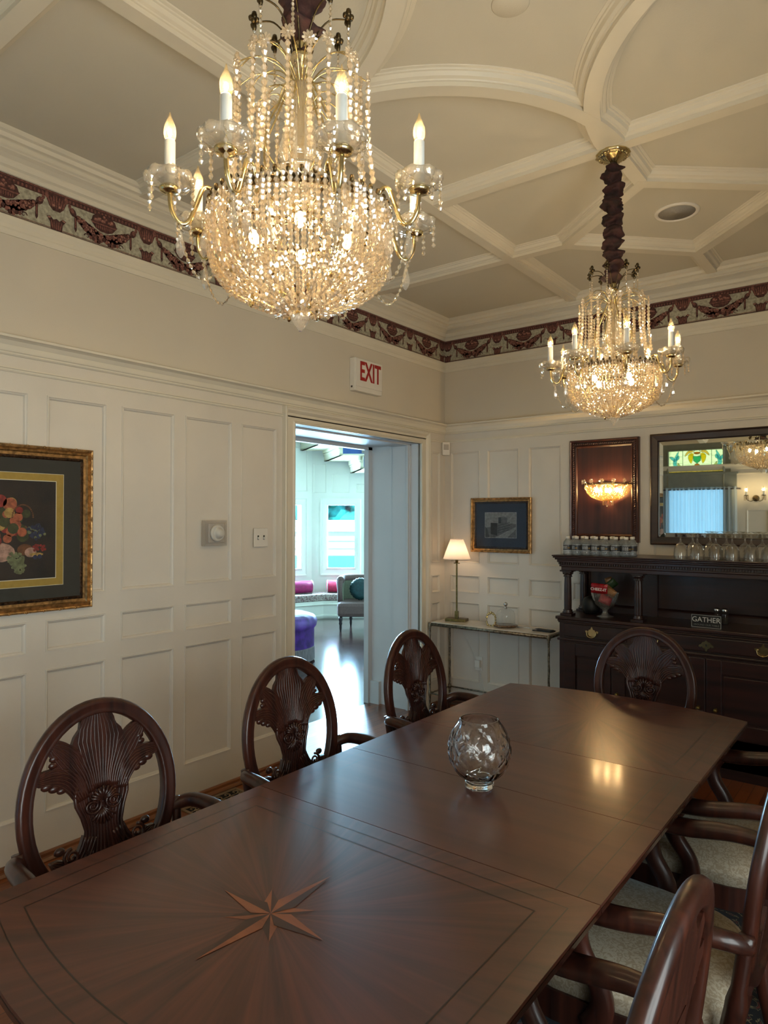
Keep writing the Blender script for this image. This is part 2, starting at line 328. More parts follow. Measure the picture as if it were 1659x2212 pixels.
        if bevel:
            b_ = o.modifiers.new('bevel', 'BEVEL'); b_.width = bevel; b_.segments = 2; b_.limit_method = 'ANGLE'
        return o
def thing(name, label, cat, loc=(0, 0, 0), rotz=0, group=None):
    o = bpy.data.objects.new(name, None); COL.objects.link(o); o.empty_display_size = 0.05
    o.location = loc; o.rotation_euler = (0, 0, rotz); o['label'] = label; o['category'] = cat
    if group: o['group'] = group
    return o
def tag(o, label, cat, group=None):
    o['label'] = label; o['category'] = cat
    if group: o['group'] = group
    return o
def struct(o): o['kind'] = 'structure'; return o
CH = {}
def copy_tree(o, parent=None):
    c = o.copy(); COL.objects.link(c)
    if parent: c.parent = parent
    for ch in [x for x in bpy.data.objects if x.parent == o]: copy_tree(ch, c)
    return c
def dup(o, loc, rotz, label, group=None):
    c = copy_tree(o); c.location = loc; c.rotation_euler = (0, 0, rotz); c['label'] = label
    if group: c['group'] = group
    return c
def arc(c, r, a0, a1, n): return [V(c[0]+r*math.cos(a0+(a1-a0)*i/n), c[1]+r*math.sin(a0+(a1-a0)*i/n), c[2]) for i in range(n+1)]
def smooth_path(pts, k=6):
    P = [Vector(p) for p in pts]; out = []
    for i in range(len(P)-1):
        p0 = P[max(i-1, 0)]; p1 = P[i]; p2 = P[i+1]; p3 = P[min(i+2, len(P)-1)]
        for j in range(k):
            t = j/k; out.append(0.5*((2*p1)+(-p0+p2)*t+(2*p0-5*p1+4*p2-p3)*t*t+(-p0+3*p1-3*p2+p3)*t**3))
    out.append(P[-1]); return out
def text_mesh(txt, size, name, m, parent=None, depth=0.001, sx=1.0, bold=0.0):
    cu = bpy.data.curves.new(name, 'FONT'); cu.body = txt; cu.size = size; cu.extrude = depth; cu.align_x = 'CENTER'; cu.align_y = 'CENTER'; cu.offset = bold
    to = bpy.data.objects.new(name, cu); COL.objects.link(to)
    dg = bpy.context.evaluated_depsgraph_get(); me = bpy.data.meshes.new_from_object(to.evaluated_get(dg))
    bpy.data.objects.remove(to); me.materials.clear(); me.materials.append(m)
    for v in me.vertices: v.co.x *= sx
    o = bpy.data.objects.new(name, me); COL.objects.link(o)
    if parent: o.parent = parent
    return o

# ------------------------------------------------------------------ walls
def wall(name, p0, p1, nrm, t, z0, z1, holes=(), panels=(), mats=None, zsplit=None, back=True):
    """vertical wall from p0 to p1 (xy), nrm = direction to the room, holes / recessed panels as (u0,u1,za,zb)"""
    p0 = V(p0[0], p0[1], 0); p1 = V(p1[0], p1[1], 0); n = Vector((nrm[0], nrm[1], 0)).normalized(); d = (p1-p0); Lg = d.length; d.normalize()
    mb = MB(); P = lambda u, z, h=0: p0+d*u+V(0, 0, z)+n*h
    us = sorted({0, Lg}|{a for h in list(holes)+list(panels) for a in h[:2]}); zs = sorted({z0, z1}|({zsplit} if zsplit else set())|{a for h in list(holes)+list(panels) for a in h[2:4]})
    ins = lambda u, z, L_: any(h[0] < u < h[1] and h[2] < z < h[3] for h in L_)
    for i in range(len(us)-1):
        for j in range(len(zs)-1):
            u, z = (us[i]+us[i+1])/2, (zs[j]+zs[j+1])/2; mi = 1 if (zsplit and z > zsplit) else 0
            q = [(us[i], zs[j]), (us[i+1], zs[j]), (us[i+1], zs[j+1]), (us[i], zs[j+1])]
            if not ins(u, z, holes):
                if not ins(u, z, panels): mb.quad(*[P(a, b) for a, b in q], mi=mi)
                if back: mb.quad(*[P(a, b, -t) for a, b in q[::-1]], mi=mi)
    for (a, b, c, e) in holes:
        r = [(a, c), (b, c), (b, e), (a, e)]
        for k in range(4):
            if k == 0 and c <= z0: continue
            mb.quad(P(*r[k]), P(*r[k], -t), P(*r[(k+1) % 4], -t), P(*r[(k+1) % 4]), mi=2)
    prof = [(0, 0), (0.001, 0.004), (0.006, 0.004), (0.009, -0.001), (0.013, -0.003), (0.017, -0.010), (0.0175, -0.014)]
    for (a, b, c, e) in panels:
        R = [[P(a+o, c+o, h), P(b-o, c+o, h), P(b-o, e-o, h), P(a+o, e-o, h)] for o, h in prof]
        for k in range(len(R)-1):
            for q in range(4): mb.quad(R[k][q], R[k][(q+1) % 4], R[k+1][(q+1) % 4], R[k+1][q])
        mb.quad(*R[-1])
    if back:
        mb.quad(P(0, z0), P(0, z1), P(0, z1, -t), P(0, z0, -t)); mb.quad(P(Lg, z0), P(Lg, z0, -t), P(Lg, z1, -t), P(Lg, z1))
        mb.quad(P(0, z1), P(Lg, z1), P(Lg, z1, -t), P(0, z1, -t))
    return struct(mb.build(name, mats or [PANEL, UPPER, DOORW], recalc=False))
ZC = 3.235; ZB = 3.18; RX = 4.24; RY = -5.88
ROWS = [(0.214, 0.866), (0.947, 1.093), (1.196, 2.125)]
cols = [(-2.24, -1.955), (-2.636, -2.31), (-3.018, -2.704), (-3.394, -3.098), (-3.79, -3.477), (-4.17, -3.87), (-4.55, -4.25), (-4.93, -4.63), (-5.31, -5.01), (-5.7, -5.39)]
pl = [(a-RY, b-RY, c, e) for a, b in cols for c, e in ROWS]+[(-0.20-RY, -0.075-RY, c, e) for c, e in ROWS]
pl = [(max(a, 0.02), b, c, e) for a, b, c, e in pl]
wall('wall_left', (0, RY), (0, 0), (1, 0), 0.5, 0, 3.3, [(-1.805-RY, -0.37-RY, 0, 2.17)], pl, zsplit=2.3)
bp_ = [(0.06, 0.339), (0.408, 0.693), (0.775, 1.045), (1.13, 1.63), (1.72, 2.53), (2.61, 3.11), (3.2, 3.47), (3.55, 3.83), (3.9, 4.18)]
wall('wall_back', (0, 0), (RX, 0), (0, -1), 0.2, 0, 3.3, [], [(a, b, c, e) for a, b in bp_ for c, e in ROWS], zsplit=2.3)
RWIN = [(-5.6, -3.7, 0.6, 2.12)]  # unseen opening, added so fill light can enter from the right
wall('wall_right', (RX, 0), (RX, RY), (-1, 0), 0.25, 0, 3.3, [(-b, -a, c, e) for a, b, c, e in RWIN], [(-b, -a, c, e) for a, b in [(-0.5, -0.15), (-0.95, -0.6), (-1.4, -1.05), (-1.85, -1.5), (-2.3, -1.95), (-2.75, -2.4), (-3.2, -2.85), (-3.55, -3.3)] for c, e in ROWS], zsplit=2.3)
wall('wall_front', (RX, RY), (0, RY), (0, 1), 0.25, 0, 3.3, [(RX-1.12, RX-0.17, 0.35, 2.68)], [(RX-b, RX-a, c, e) for a, b in [(1.32, 1.6), (1.7, 2.1), (2.2, 2.6), (2.7, 3.1), (3.2, 3.6), (3.7, 4.1)] for c, e in ROWS[:2]+[(1.196, 1.7)]], zsplit=2.3)

mb = MB(); mb.box(-0.5, RX+0.2, RY-0.2, 0.2, -0.08, 0, 0); struct(mb.build('floor', FLOORM))
mb = MB(); mb.box(0, RX, RY, 0, ZC, ZC+0.1, 0); struct(mb.build('ceiling', CEILM))

# ceiling beams: flat band with stepped ogee sides, laid out as crossing ribs, a concave star and diamonds
H_ = ZC-ZB
bh = [(0.031, 0.0), (0.032, 0.016), (0.038, 0.017), (0.041, 0.021), (0.052, 0.026), (0.058, 0.040), (0.064, 0.042), (0.066, 0.047), (0.076, 0.050), (0.078, H_)]
bprof = [(-a, b) for a, b in bh[::-1]]+bh
mb = MB(); bz = lambda x, y: V(x, y, ZB)
XA, XB, XM = 1.165, 3.075, 2.12; YA, YM, YB = -1.965, -2.94, -3.915
BZ = [0]
def beam(pts, closed=False):
    BZ[0] += 1; pts = [p+V(0, 0, 0.00035*(BZ[0] % 9)) for p in pts]; mb.sweep(bprof, pts, (0, 0, 1), closed, 0, False, True)
for x in (XA, XB): beam([bz(x, -0.05), bz(x, RY+0.05)])
for y in (YA, YB): beam([bz(0.05, y), bz(RX-0.05, y)])
for x0, x1 in ((0.05, XA), (XB, RX-0.05)): beam([bz(x0, YM), bz(x1, YM)])
R = 0.985
for cx, cy, a0 in ((XA, YA, -PI/2), (XB, YA, PI), (XB, YB, PI/2), (XA, YB, 0)): beam(arc((cx, cy, ZB), R, a0, a0+PI/2, 24))
for sgn, y0 in ((1, -1.07), (-1, RY+1.07)):
    D = [(XM, y0-0.5*sgn), (1.53, y0), (XM, y0+0.6*sgn), (2.71, y0)]
    beam([bz(*p) for p in D], True)
    beam([bz(0.05, y0), bz(1.53, y0)]); beam([bz(2.71, y0), bz(RX-0.05, y0)])
    beam([bz(XM, y0+0.6*sgn), bz(XM, -0.05 if sgn > 0 else RY+0.05)]); beam([bz(XM, y0-0.5*sgn), bz(XM, YA if sgn > 0 else YB)])
ob = mb.build('trim_1', TRIMM, recalc=False); struct(ob)
for pc, zz in (((XM, YM), ZC),):
    mb = MB(); mb.lathe([(0.0, -0.004), (0.058, -0.004), (0.062, -0.001), (0.062, 0)], (pc[0], pc[1], ZC), 36); struct(mb.build('trim_2', CEILM))

# perimeter mouldings (crown, picture rail, plate rail) mitred round the room
ring = [V(0, 0, 0), V(0, RY, 0), V(RX, RY, 0), V(RX, 0, 0)]  # travels so that cross(t,up) points outwards
def perim(prof, z, name, m, mi=0):
    mb = MB(); mb.sweep([(-a, b) for a, b in prof], [p+V(0, 0, z) for p in ring], (0, 0, 1), True); return struct(mb.build(name, m))
perim([(-0.02, 0), (0.006, 0), (0.012, 0.012), (0.012, 0.02), (0.022, 0.028), (0.030, 0.046), (0.030, 0.052), (0.046, 0.066), (0.062, 0.076), (0.062, 0.082), (0.070, 0.088), (0.070, 0.105), (0.074, 0.108), (0.088, 0.112), (0.096, 0.128), (0.108, 0.134), (0.108, 0.156), (-0.02, 0.156)], 3.078, 'trim_3', TRIMM)
perim([(-0.02, 0), (0.006, 0.0), (0.010, 0.008), (0.014, 0.02), (0.014, 0.026), (0.010, 0.028), (0.012, 0.045), (0.020, 0.062), (0.022, 0.078), (0.018, 0.082), (-0.02, 0.082)], 2.808, 'trim_4', TRIMM)
perim([(-0.02, 0.0), (0.008, 0.0), (0.012, 0.006), (0.012, 0.012), (0.018, 0.014), (0.018, 0.020), (-0.02, 0.02)], 2.205, 'trim_5', TRIMM)
perim([(-0.02, 0.0), (0.008, 0.0), (0.014, 0.006), (0.014, 0.012), (0.020, 0.016), (0.022, 0.022), (0.026, 0.040), (0.040, 0.058), (0.056, 0.064), (0.066, 0.066), (0.068, 0.076), (0.062, 0.080), (-0.02, 0.08)], 2.278, 'trim_6', TRIMM)

# wooden base moulding, white skirting
def run(name, pts, prof, m, up=(0, 0, 1)):
    mb = MB(); mb.sweep(prof, pts, up); return struct(mb.build(name, m))
bpf = [(-0.01, 0), (0.032, 0), (0.034, 0.006), (0.026, 0.018), (0.018, 0.022), (0.016, 0.034), (0.008, 0.040), (-0.01, 0.04)]
run('baseboard_left', [V(0, -1.91, 0), V(0, RY, 0)], [(-a, b) for a, b in bpf], BASEW)
run('baseboard_left_short', [V(0, 0, 0), V(0, -0.262, 0)], [(-a, b) for a, b in bpf], BASEW).name = 'baseboard_corner'
run('baseboard_back', [V(RX, 0, 0), V(0, 0, 0)], [(-a, b) for a, b in bpf], wood('base_wood_x', (0.22, 0.12, 0.08), (0.36, 0.21, 0.13), 0.3, 'x'))
run('baseboard_right', [V(RX, RY, 0), V(RX, 0, 0)], [(-a, b) for a, b in bpf], BASEW)
run('baseboard_front', [V(0, RY, 0), V(RX, RY, 0)], [(-a, b) for a, b in bpf], BASEW)

# door casing
cprof = [(0, -0.02), (0, 0.016), (0.006, 0.020), (0.012, 0.018), (0.02, 0.012), (0.066, 0.012), (0.072, 0.02), (0.082, 0.030), (0.092, 0.032), (0.098, 0.036), (0.104, 0.032), (0.104, -0.02)]
mb = MB(); mb.sweep([(a, b) for a, b in cprof], [V(0, -0.37, 0.0), V(0, -0.37, 2.17), V(0, -1.805, 2.17), V(0, -1.805, 0)], (1, 0, 0))
# reveal lining: stepped jambs
mb.box(-0.27, -0.09, -0.385, -0.362, 0, 2.168, 1); mb.box(-0.27, -0.09, -1.815, -1.79, 0, 2.168, 1)
mb.box(-0.12, -0.10, -0.40, -0.352, 0, 2.165, 1); mb.box(-0.27, -0.09, -1.8, -0.37, 2.16, 2.18, 1)
mb.box(-0.545, -0.497, -0.42, -0.30, 0, 2.20, 1); mb.box(-0.545, -0.497, -1.90, -1.76, 0, 2.20, 1); mb.box(-0.545, -0.497, -1.9, -0.3, 2.145, 2.25, 1)
mb.box(-0.56, -0.40, -0.40, -0.356, 0, 0.19, 1)
struct(mb.build('door_1', [TRIMM, DOORW]))

# ------------------------------------------------------------------ wallpaper border with garlands
WBG = mat('border_ground', (0.70, 0.68, 0.60), 0.8, var=0.22, scale=60)
WDK = mat('border_dark', (0.32, 0.18, 0.165), 0.8, var=0.3, scale=90)
WMD = mat('border_mid', (0.52, 0.33, 0.29), 0.8, var=0.3, scale=110)
WLT = mat('border_light', (0.66, 0.47, 0.41), 0.8, var=0.2, scale=110)
def ell(cx, cy, a, b, n=12, rot=0):
    return [(cx+a*math.cos(t)*math.cos(rot)-b*math.sin(t)*math.sin(rot), cy+a*math.cos(t)*math.sin(rot)+b*math.sin(t)*math.cos(rot)) for t in [2*PI*i/n for i in range(n)]]
def stroke(pts, w0, w1):
    n = len(pts); Lp = []; Rp = []
    for i, p in enumerate(pts):
        a = pts[max(i-1, 0)]; b = pts[min(i+1, n-1)]; dx, dy = b[0]-a[0], b[1]-a[1]; l = math.hypot(dx, dy) or 1; w = w0+(w1-w0)*i/(n-1)
        Lp.append((p[0]-dy/l*w, p[1]+dx/l*w)); Rp.append((p[0]+dy/l*w, p[1]-dx/l*w))
    return Lp, Rp
PER = 0.4725; BH = 0.183
def motif():
    """list of (layer, material, polygon) in one repeat; u 0..PER centred on the mask, v 0..BH"""
    S = []; A = lambda l, m, p: S.append((l, m, p)); rnd = random.Random(3)
    A(1, 1, [(-PER/2, BH-0.034), (PER/2, BH-0.034), (PER/2, BH), (-PER/2, BH)])
    A(2, 2, [(-PER/2, BH-0.008), (PER/2, BH-0.008), (PER/2, BH-0.003), (-PER/2, BH-0.003)])
    for i in range(26):
        u = -PER/2+PER*(i+0.5)/26; A(2, 2, ell(u, BH-0.022, 0.0052, 0.0085, 6))
    A(1, 1, [(-PER/2, 0), (PER/2, 0), (PER/2, 0.008), (-PER/2, 0.008)]); A(2, 2, [(-PER/2, 0.010), (PER/2, 0.010), (PER/2, 0.013), (-PER/2, 0.013)])
    # shell mask at u=0
    A(3, 1, [(-0.042, BH-0.01), (0.042, BH-0.01), (0.046, 0.14), (0.034, 0.112), (0.016, 0.094), (-0.016, 0.094), (-0.034, 0.112), (-0.046, 0.14)])
    for k in range(-3, 4): A(4, 2, ell(k*0.0115, 0.137-abs(k)*0.002, 0.0042, 0.032-abs(k)*0.003, 8, -k*0.10))
    for s_ in (-1, 1): A(5, 3, ell(s_*0.014, 0.118, 0.006, 0.006, 8)); A(5, 2, ell(s_*0.045, 0.158, 0.010, 0.016, 8))
    # acanthus cup below mask
    A(3, 1, [(-0.026, 0.0), (0.026, 0.0), (0.030, 0.038), (0.046, 0.060), (0.030, 0.066), (0.014, 0.052), (0.0, 0.060), (-0.014, 0.052), (-0.030, 0.066), (-0.046, 0.060), (-0.030, 0.038)])
    for k in (-2, -1, 0, 1, 2): A(4, 2, ell(k*0.010, 0.028, 0.0032, 0.022, 8, -k*0.12))
    for s_ in (-1, 1):
        A(4, 3, ell(s_*0.034, 0.058, 0.009, 0.004, 8, -s_*0.3))
        # ribbon with tassel
        A(3, 1, ell(s_*0.078, 0.118, 0.016, 0.022, 8, s_*0.6)); A(4, 2, ell(s_*0.074, 0.124, 0.009, 0.012, 8, s_*0.6)); A(4, 2, ell(s_*0.062, 0.14, 0.008, 0.012, 8))
        A(3, 1, [(s_*0.085, 0.105), (s_*0.097, 0.10), (s_*0.098, 0.04), (s_*0.092, 0.028), (s_*0.085, 0.042)])
        A(4, 2, [(s_*0.088, 0.098), (s_*0.094, 0.095), (s_*0.094, 0.05), (s_*0.089, 0.05)])
        # swag of fruit from ribbon down to the middle
        for j in range(9):
            t = j/8; u = s_*(0.105+0.125*t); v = 0.098-0.052*math.sin(t*PI/2); w = 0.015+0.013*math.sin(t*PI*0.9)
            A(3, 1, ell(u, v, w, w*0.95, 9))
        for j in range(46):
            t = rnd.random(); u = s_*(0.103+0.127*t); w = 0.010+0.013*math.sin(t*PI*0.9); v = 0.098-0.052*math.sin(t*PI/2)+rnd.uniform(-w, w)
            r_ = rnd.uniform(0.005, 0.0095); A(4+(j % 3)*0.3, 2, ell(u, v, r_, r_, 8)); A(5.2+(j % 3)*0.3, 3 if j % 2 else 2, ell(u-0.0015, v+0.0015, r_*0.5, r_*0.5, 6))
    # fruit basket at the middle of the swag (u = PER/2), drawn at both ends
    for c in (-PER/2, PER/2):
        cl = lambda p: [(max(-PER/2, min(PER/2, u)), v) for u, v in p]
        A(6, 1, cl([(c-0.072, 0.118), (c+0.072, 0.118), (c+0.045, 0.085), (c+0.02, 0.074), (c-0.02, 0.074), (c-0.045, 0.085)]))
        A(7, 2, cl([(c-0.066, 0.113), (c+0.066, 0.113), (c+0.062, 0.106), (c-0.062, 0.106)]))
        for k in range(-4, 5): A(7, 2, cl(ell(c+k*0.010, 0.094, 0.0028, 0.010, 6)))
        A(6, 1, cl([(c-0.066, 0.118), (c-0.058, 0.14), (c-0.03, 0.158), (c+0.03, 0.16), (c+0.058, 0.142), (c+0.066, 0.118)]))
        rr = random.Random(9)
        for k in range(22):
            u = rr.uniform(-0.052, 0.052); v = rr.uniform(0.124, 0.150-abs(u)*0.25); r_ = rr.uniform(0.005, 0.010); A(7+k*0.02, 2, cl(ell(c+u, v, r_, r_, 8))); A(8+k*0.02, 3, cl(ell(c+u-0.001, v+0.002, r_*0.5, r_*0.45, 6)))
        # scrollwork under it
        for k in range(-5, 6): A(6, 2 if k % 2 else 1, cl(ell(c+k*0.014, 0.030+0.008*math.cos(k*1.3)-abs(k)*0.002, 0.010, 0.013-abs(k)*0.001, 8, k*0.3)))
        for s_ in (-1, 1):
            sp = [(c+s_*(0.088+(0.015-0.0018*k)*math.cos(k*0.8)), 0.028+(0.015-0.0018*k)*math.sin(k*0.8)) for k in range(8)]
            Lp, Rp = stroke(sp, 0.003, 0.0015)
            for q in range(len(Lp)-1): A(6.5, 1, cl([Lp[q], Lp[q+1], Rp[q+1], Rp[q]]))
    return S
MOT = motif()
def border(name, o, d, n, length, phase):
    mb = MB(); o = Vector(o); d = Vector(d); n = Vector(n)
    mb.quad(o+n*0.002, o+d*length+n*0.002, o+d*length+V(0, 0, BH)+n*0.002, o+V(0, 0, BH)+n*0.002, 0)
    k = int(length/PER)+2
    for i in range(-1, k):
        uc = phase+i*PER
        if uc < -PER/2 or uc > length+PER/2: continue
        for l, m_, poly in MOT:
            pp = [(min(max(uc+u, 0), length), v) for u, v in poly]
            if max(p[0] for p in pp)-min(p[0] for p in pp) < 1e-4: continue
            mb.add([o+d*u+V(0, 0, v)+n*(0.0022+l*0.0004) for u, v in pp], [tuple(range(len(pp)))], m_)
    return struct(mb.build(name, [WBG, WDK, WMD, WLT], recalc=False))
border('trim_7', (0, 0, 2.892), (0, -1, 0), (1, 0, 0), -RY, 0.05)
border('trim_8', (0, 0, 2.892), (1, 0, 0), (0, -1, 0), RX, 0.03)
border('trim_9', (RX, RY, 2.892), (-1, 0, 0), (0, 1, 0), RX, 0.05)
border('trim_10', (RX, RY, 2.892), (0, 1, 0), (-1, 0, 0), -RY, 0.05)

# ------------------------------------------------------------------ dining table
TX, TY = 2.11, -3.12
table = thing('dining_table', 'long dark mahogany dining table with inlaid star and polished leaves', 'table', (TX, TY, 0))
def table_piece(y0, y1, bow, inset, n=14):
    """outline of a table section; bow=+1 far end, -1 near end, 0 plain"""
    w = 0.52-inset; pts = []
    if bow == 0: return [(-w, y0), (w, y0), (w, y1), (-w, y1)]
    if bow > 0:
        yc = y1-inset; pts = [(-w, y0), (w, y0)]
        for i in range(n+1): u = w-2*w*i/n; pts.append((u, yc-0.085*(u/0.52)**2))
        return pts
    yc = y0+inset; pts = [(w, y1), (-w, y1)]
    for i in range(n+1): u = -w+2*w*i/n; pts.append((u, yc+0.085*(u/0.52)**2))
    return pts
S1, S2, S3 = -0.41, 0.02, 0.43
for nm, y0, y1, bow, m_ in (('table_end', -1.30, S1, -1, sunburst('near_sunburst_veneer', -0.85)), ('table_leaf', S1, S2, 0, LEAFW), ('table_leaf', S2, S3, 0, LEAFW), ('table_end', S3, 1.30, 1, sunburst('far_sunburst_veneer', 0.92))):
    g = 0.0012; a = y0+(g if bow >= 0 else 0); b = y1-(g if bow <= 0 else 0)
    mb = MB()
    pts = table_piece(a, b, bow, 0)
    mb.prism(table_piece(a, b, bow, 0.002), (0, 0, 0.752), (1, 0, 0), (0, 1, 0), (0, 0, 0.008), 0)
    mb.prism(pts, (0, 0, 0.742), (1, 0, 0), (0, 1, 0), (0, 0, 0.0105), 1)
    mb.prism(table_piece(a, b, bow, 0.008), (0, 0, 0.732), (1, 0, 0), (0, 1, 0), (0, 0, 0.010), 1)
    mb.prism(table_piece(a, b, bow, 0.018), (0, 0, 0.722), (1, 0, 0), (0, 1, 0), (0, 0, 0.010), 1)
    # perimeter line inlays
    for ins, wd in ((0.050, 0.0028), (0.100, 0.0035)):
        o_ = table_piece(a, b, bow, ins); i_ = table_piece(a, b, bow, ins+wd)
        if bow == 0: o_ = [(-0.52+ins, a+0.0), (-0.52+ins+wd, a), (-0.52+ins+wd, b), (-0.52+ins, b)]; strips = [o_, [(-x, y) for x, y in o_]]
        else:
            # inset also from the seam
            def fit(L_, d): return [(x, (min(y, b-d) if bow < 0 else max(y, a+d))) for x, y in L_]
            o_ = fit(o_, ins); i_ = fit(i_, ins+wd); k = len(o_); strips = [[o_[j], o_[(j+1) % k], i_[(j+1) % k], i_[j]] for j in range(k)]
        for st in strips: mb.add([V(x, y, 0.7602) for x, y in st], [tuple(range(4))], 2)
    if bow:
        cy = -0.85 if bow < 0 else 0.92
        if bow < 0:
            tips = [(PI/4+k*PI/2, 0.092, 0.024) for k in range(4)]+[(0, 0.145, 0.026), (PI, 0.145, 0.026), (PI/2, 0.185, 0.026), (-PI/2, 0.185, 0.026)]
            for k_, (a_, L_, w_) in enumerate(tips):
                c = (0, cy); t = (L_*math.cos(a_), cy+L_*math.sin(a_)); q = L_*0.24
                for s_, mm in ((1, 3), (-1, 4)):
                    e_ = (q*math.cos(a_)-s_*w_*math.sin(a_)*0.9, cy+q*math.sin(a_)+s_*w_*math.cos(a_)*0.9)
                    tri = [V(c[0], c[1], 0.7603+k_*0.00006+(0.0003 if k_ > 3 else 0)+(0.00003 if s_ > 0 else 0))]; h_ = tri[0].z; tri += [V(e_[0], e_[1], h_), V(t[0], t[1], h_)]; mb.add(tri if s_ < 0 else tri[::-1], [(0, 1, 2)], mm)
    mb.build(nm, [m_, TABW, LINEW, STARL, STARD], table)
mb = MB()
for s_ in (-1, 1):
    mb.box(s_*0.30-0.012, s_*0.30+0.012, -1.0, 1.0, 0.65, 0.722)
for y in (-1.0, 1.0): mb.box(-0.30, 0.30, y-0.012, y+0.012, 0.65, 0.722)
mb.build('apron', TABW, table)
for yy in (-0.72, 0.72):
    mb = MB(); mb.lathe([(0.10, 0.722), (0.11, 0.69), (0.06, 0.64), (0.05, 0.56), (0.08, 0.48), (0.10, 0.40), (0.07, 0.32), (0.09, 0.26), (0.10, 0.20), (0.04, 0.16)], (0, yy, 0), 24)
    for k in range(4):
        a = PI/4+k*PI/2; dd = V(math.cos(a), math.sin(a), 0)
        mb.tube(smooth_path([V(0, yy, 0.24)+dd*0.05, V(0, yy, 0.22)+dd*0.16, V(0, yy, 0.10)+dd*0.27, V(0, yy, 0.035)+dd*0.36], 4), [(0.035, 0.04)]*6+[(0.028, 0.032)]*7, 8)
    mb.build('pedestal', TABW, table)

# ------------------------------------------------------------------ carved oval-back armchairs
OA, OB, OZ = 0.237, 0.275, 0.765; LEAN = 0.13
def bk(u, v, h=0.0):
    """back plane: u across, v up from the oval centre, h towards the sitter"""
    z = OZ+v; x = -0.235-LEAN*(z-0.47)-0.012*math.cos(u/OA*1.2)+h
    return V(x, u, z)
VM = [(0.30, 0.275), (0.246, 0.242), (0.182, 0.186), (0.095, 0.104), (0.03, 0.068), (0.0, 0.045), (-0.085, -0.008), (-0.15, -0.070), (-0.205, -0.120), (-0.245, -0.165), (-0.34, -0.262)]
def bs(u, v, h=0.0):
    for (a, fa), (b, fb) in zip(VM, VM[1:]):
        if v >= b: return bk(u, fa+(fb-fa)*(v-a)/(b-a), h)
    return bk(u, VM[-1][1], h)
def feather(mb, spine, w0, w1, nrib, tip=True, side=0, wz=0.008):
    """one plume: tapering leaf body, scalloped edge and raised ribs following the spine"""
    P = smooth_path([V(a, b, 0) for a, b in spine], 6); n = len(P)
    L_, R_, W_ = [], [], []
    for i, p in enumerate(P):
        t = i/(n-1); d = (P[min(i+1, n-1)]-P[max(i-1, 0)]).normalized(); nn = V(-d.y, d.x, 0)
        w = w0+(w1-w0)*min(1, t/0.66)**1.3
        if t > 0.66: w *= max(0.10, math.cos((t-0.66)/0.34*PI/2)**0.85)
        sc = 1+0.12*math.sin(t*30) if t > 0.45 else 1
        L_.append(p+nn*w*sc); R_.append(p-nn*w*sc); W_.append(nn*w)
    for i in range(n-1):
        q = [L_[i], L_[i+1], R_[i+1], R_[i]]
        f = [bs(a.x, a.y, wz*0.55) for a in q]; g_ = [bs(a.x, a.y, -wz) for a in q]
        mb.add(f+g_, [(0, 1, 2, 3), (7, 6, 5, 4), (0, 4, 5, 1), (3, 2, 6, 7)]+([(0, 3, 7, 4)] if i == 0 else [])+([(1, 5, 6, 2)] if i == n-2 else []))
    for k in range(nrib):
        s_ = -1+2*(k+0.5)/nrib; path = []; rad = []
        for i in range(0, n, 2):
            t = i/(n-1); c = P[i]+W_[i]*s_*0.95
            path.append(bs(c.x, c.y, wz*0.55)); rad.append(max(0.0008, 0.0042*math.sin(min(1, 1.2-t)*PI/2)))
        mb.tube(path, rad, 5, 0)
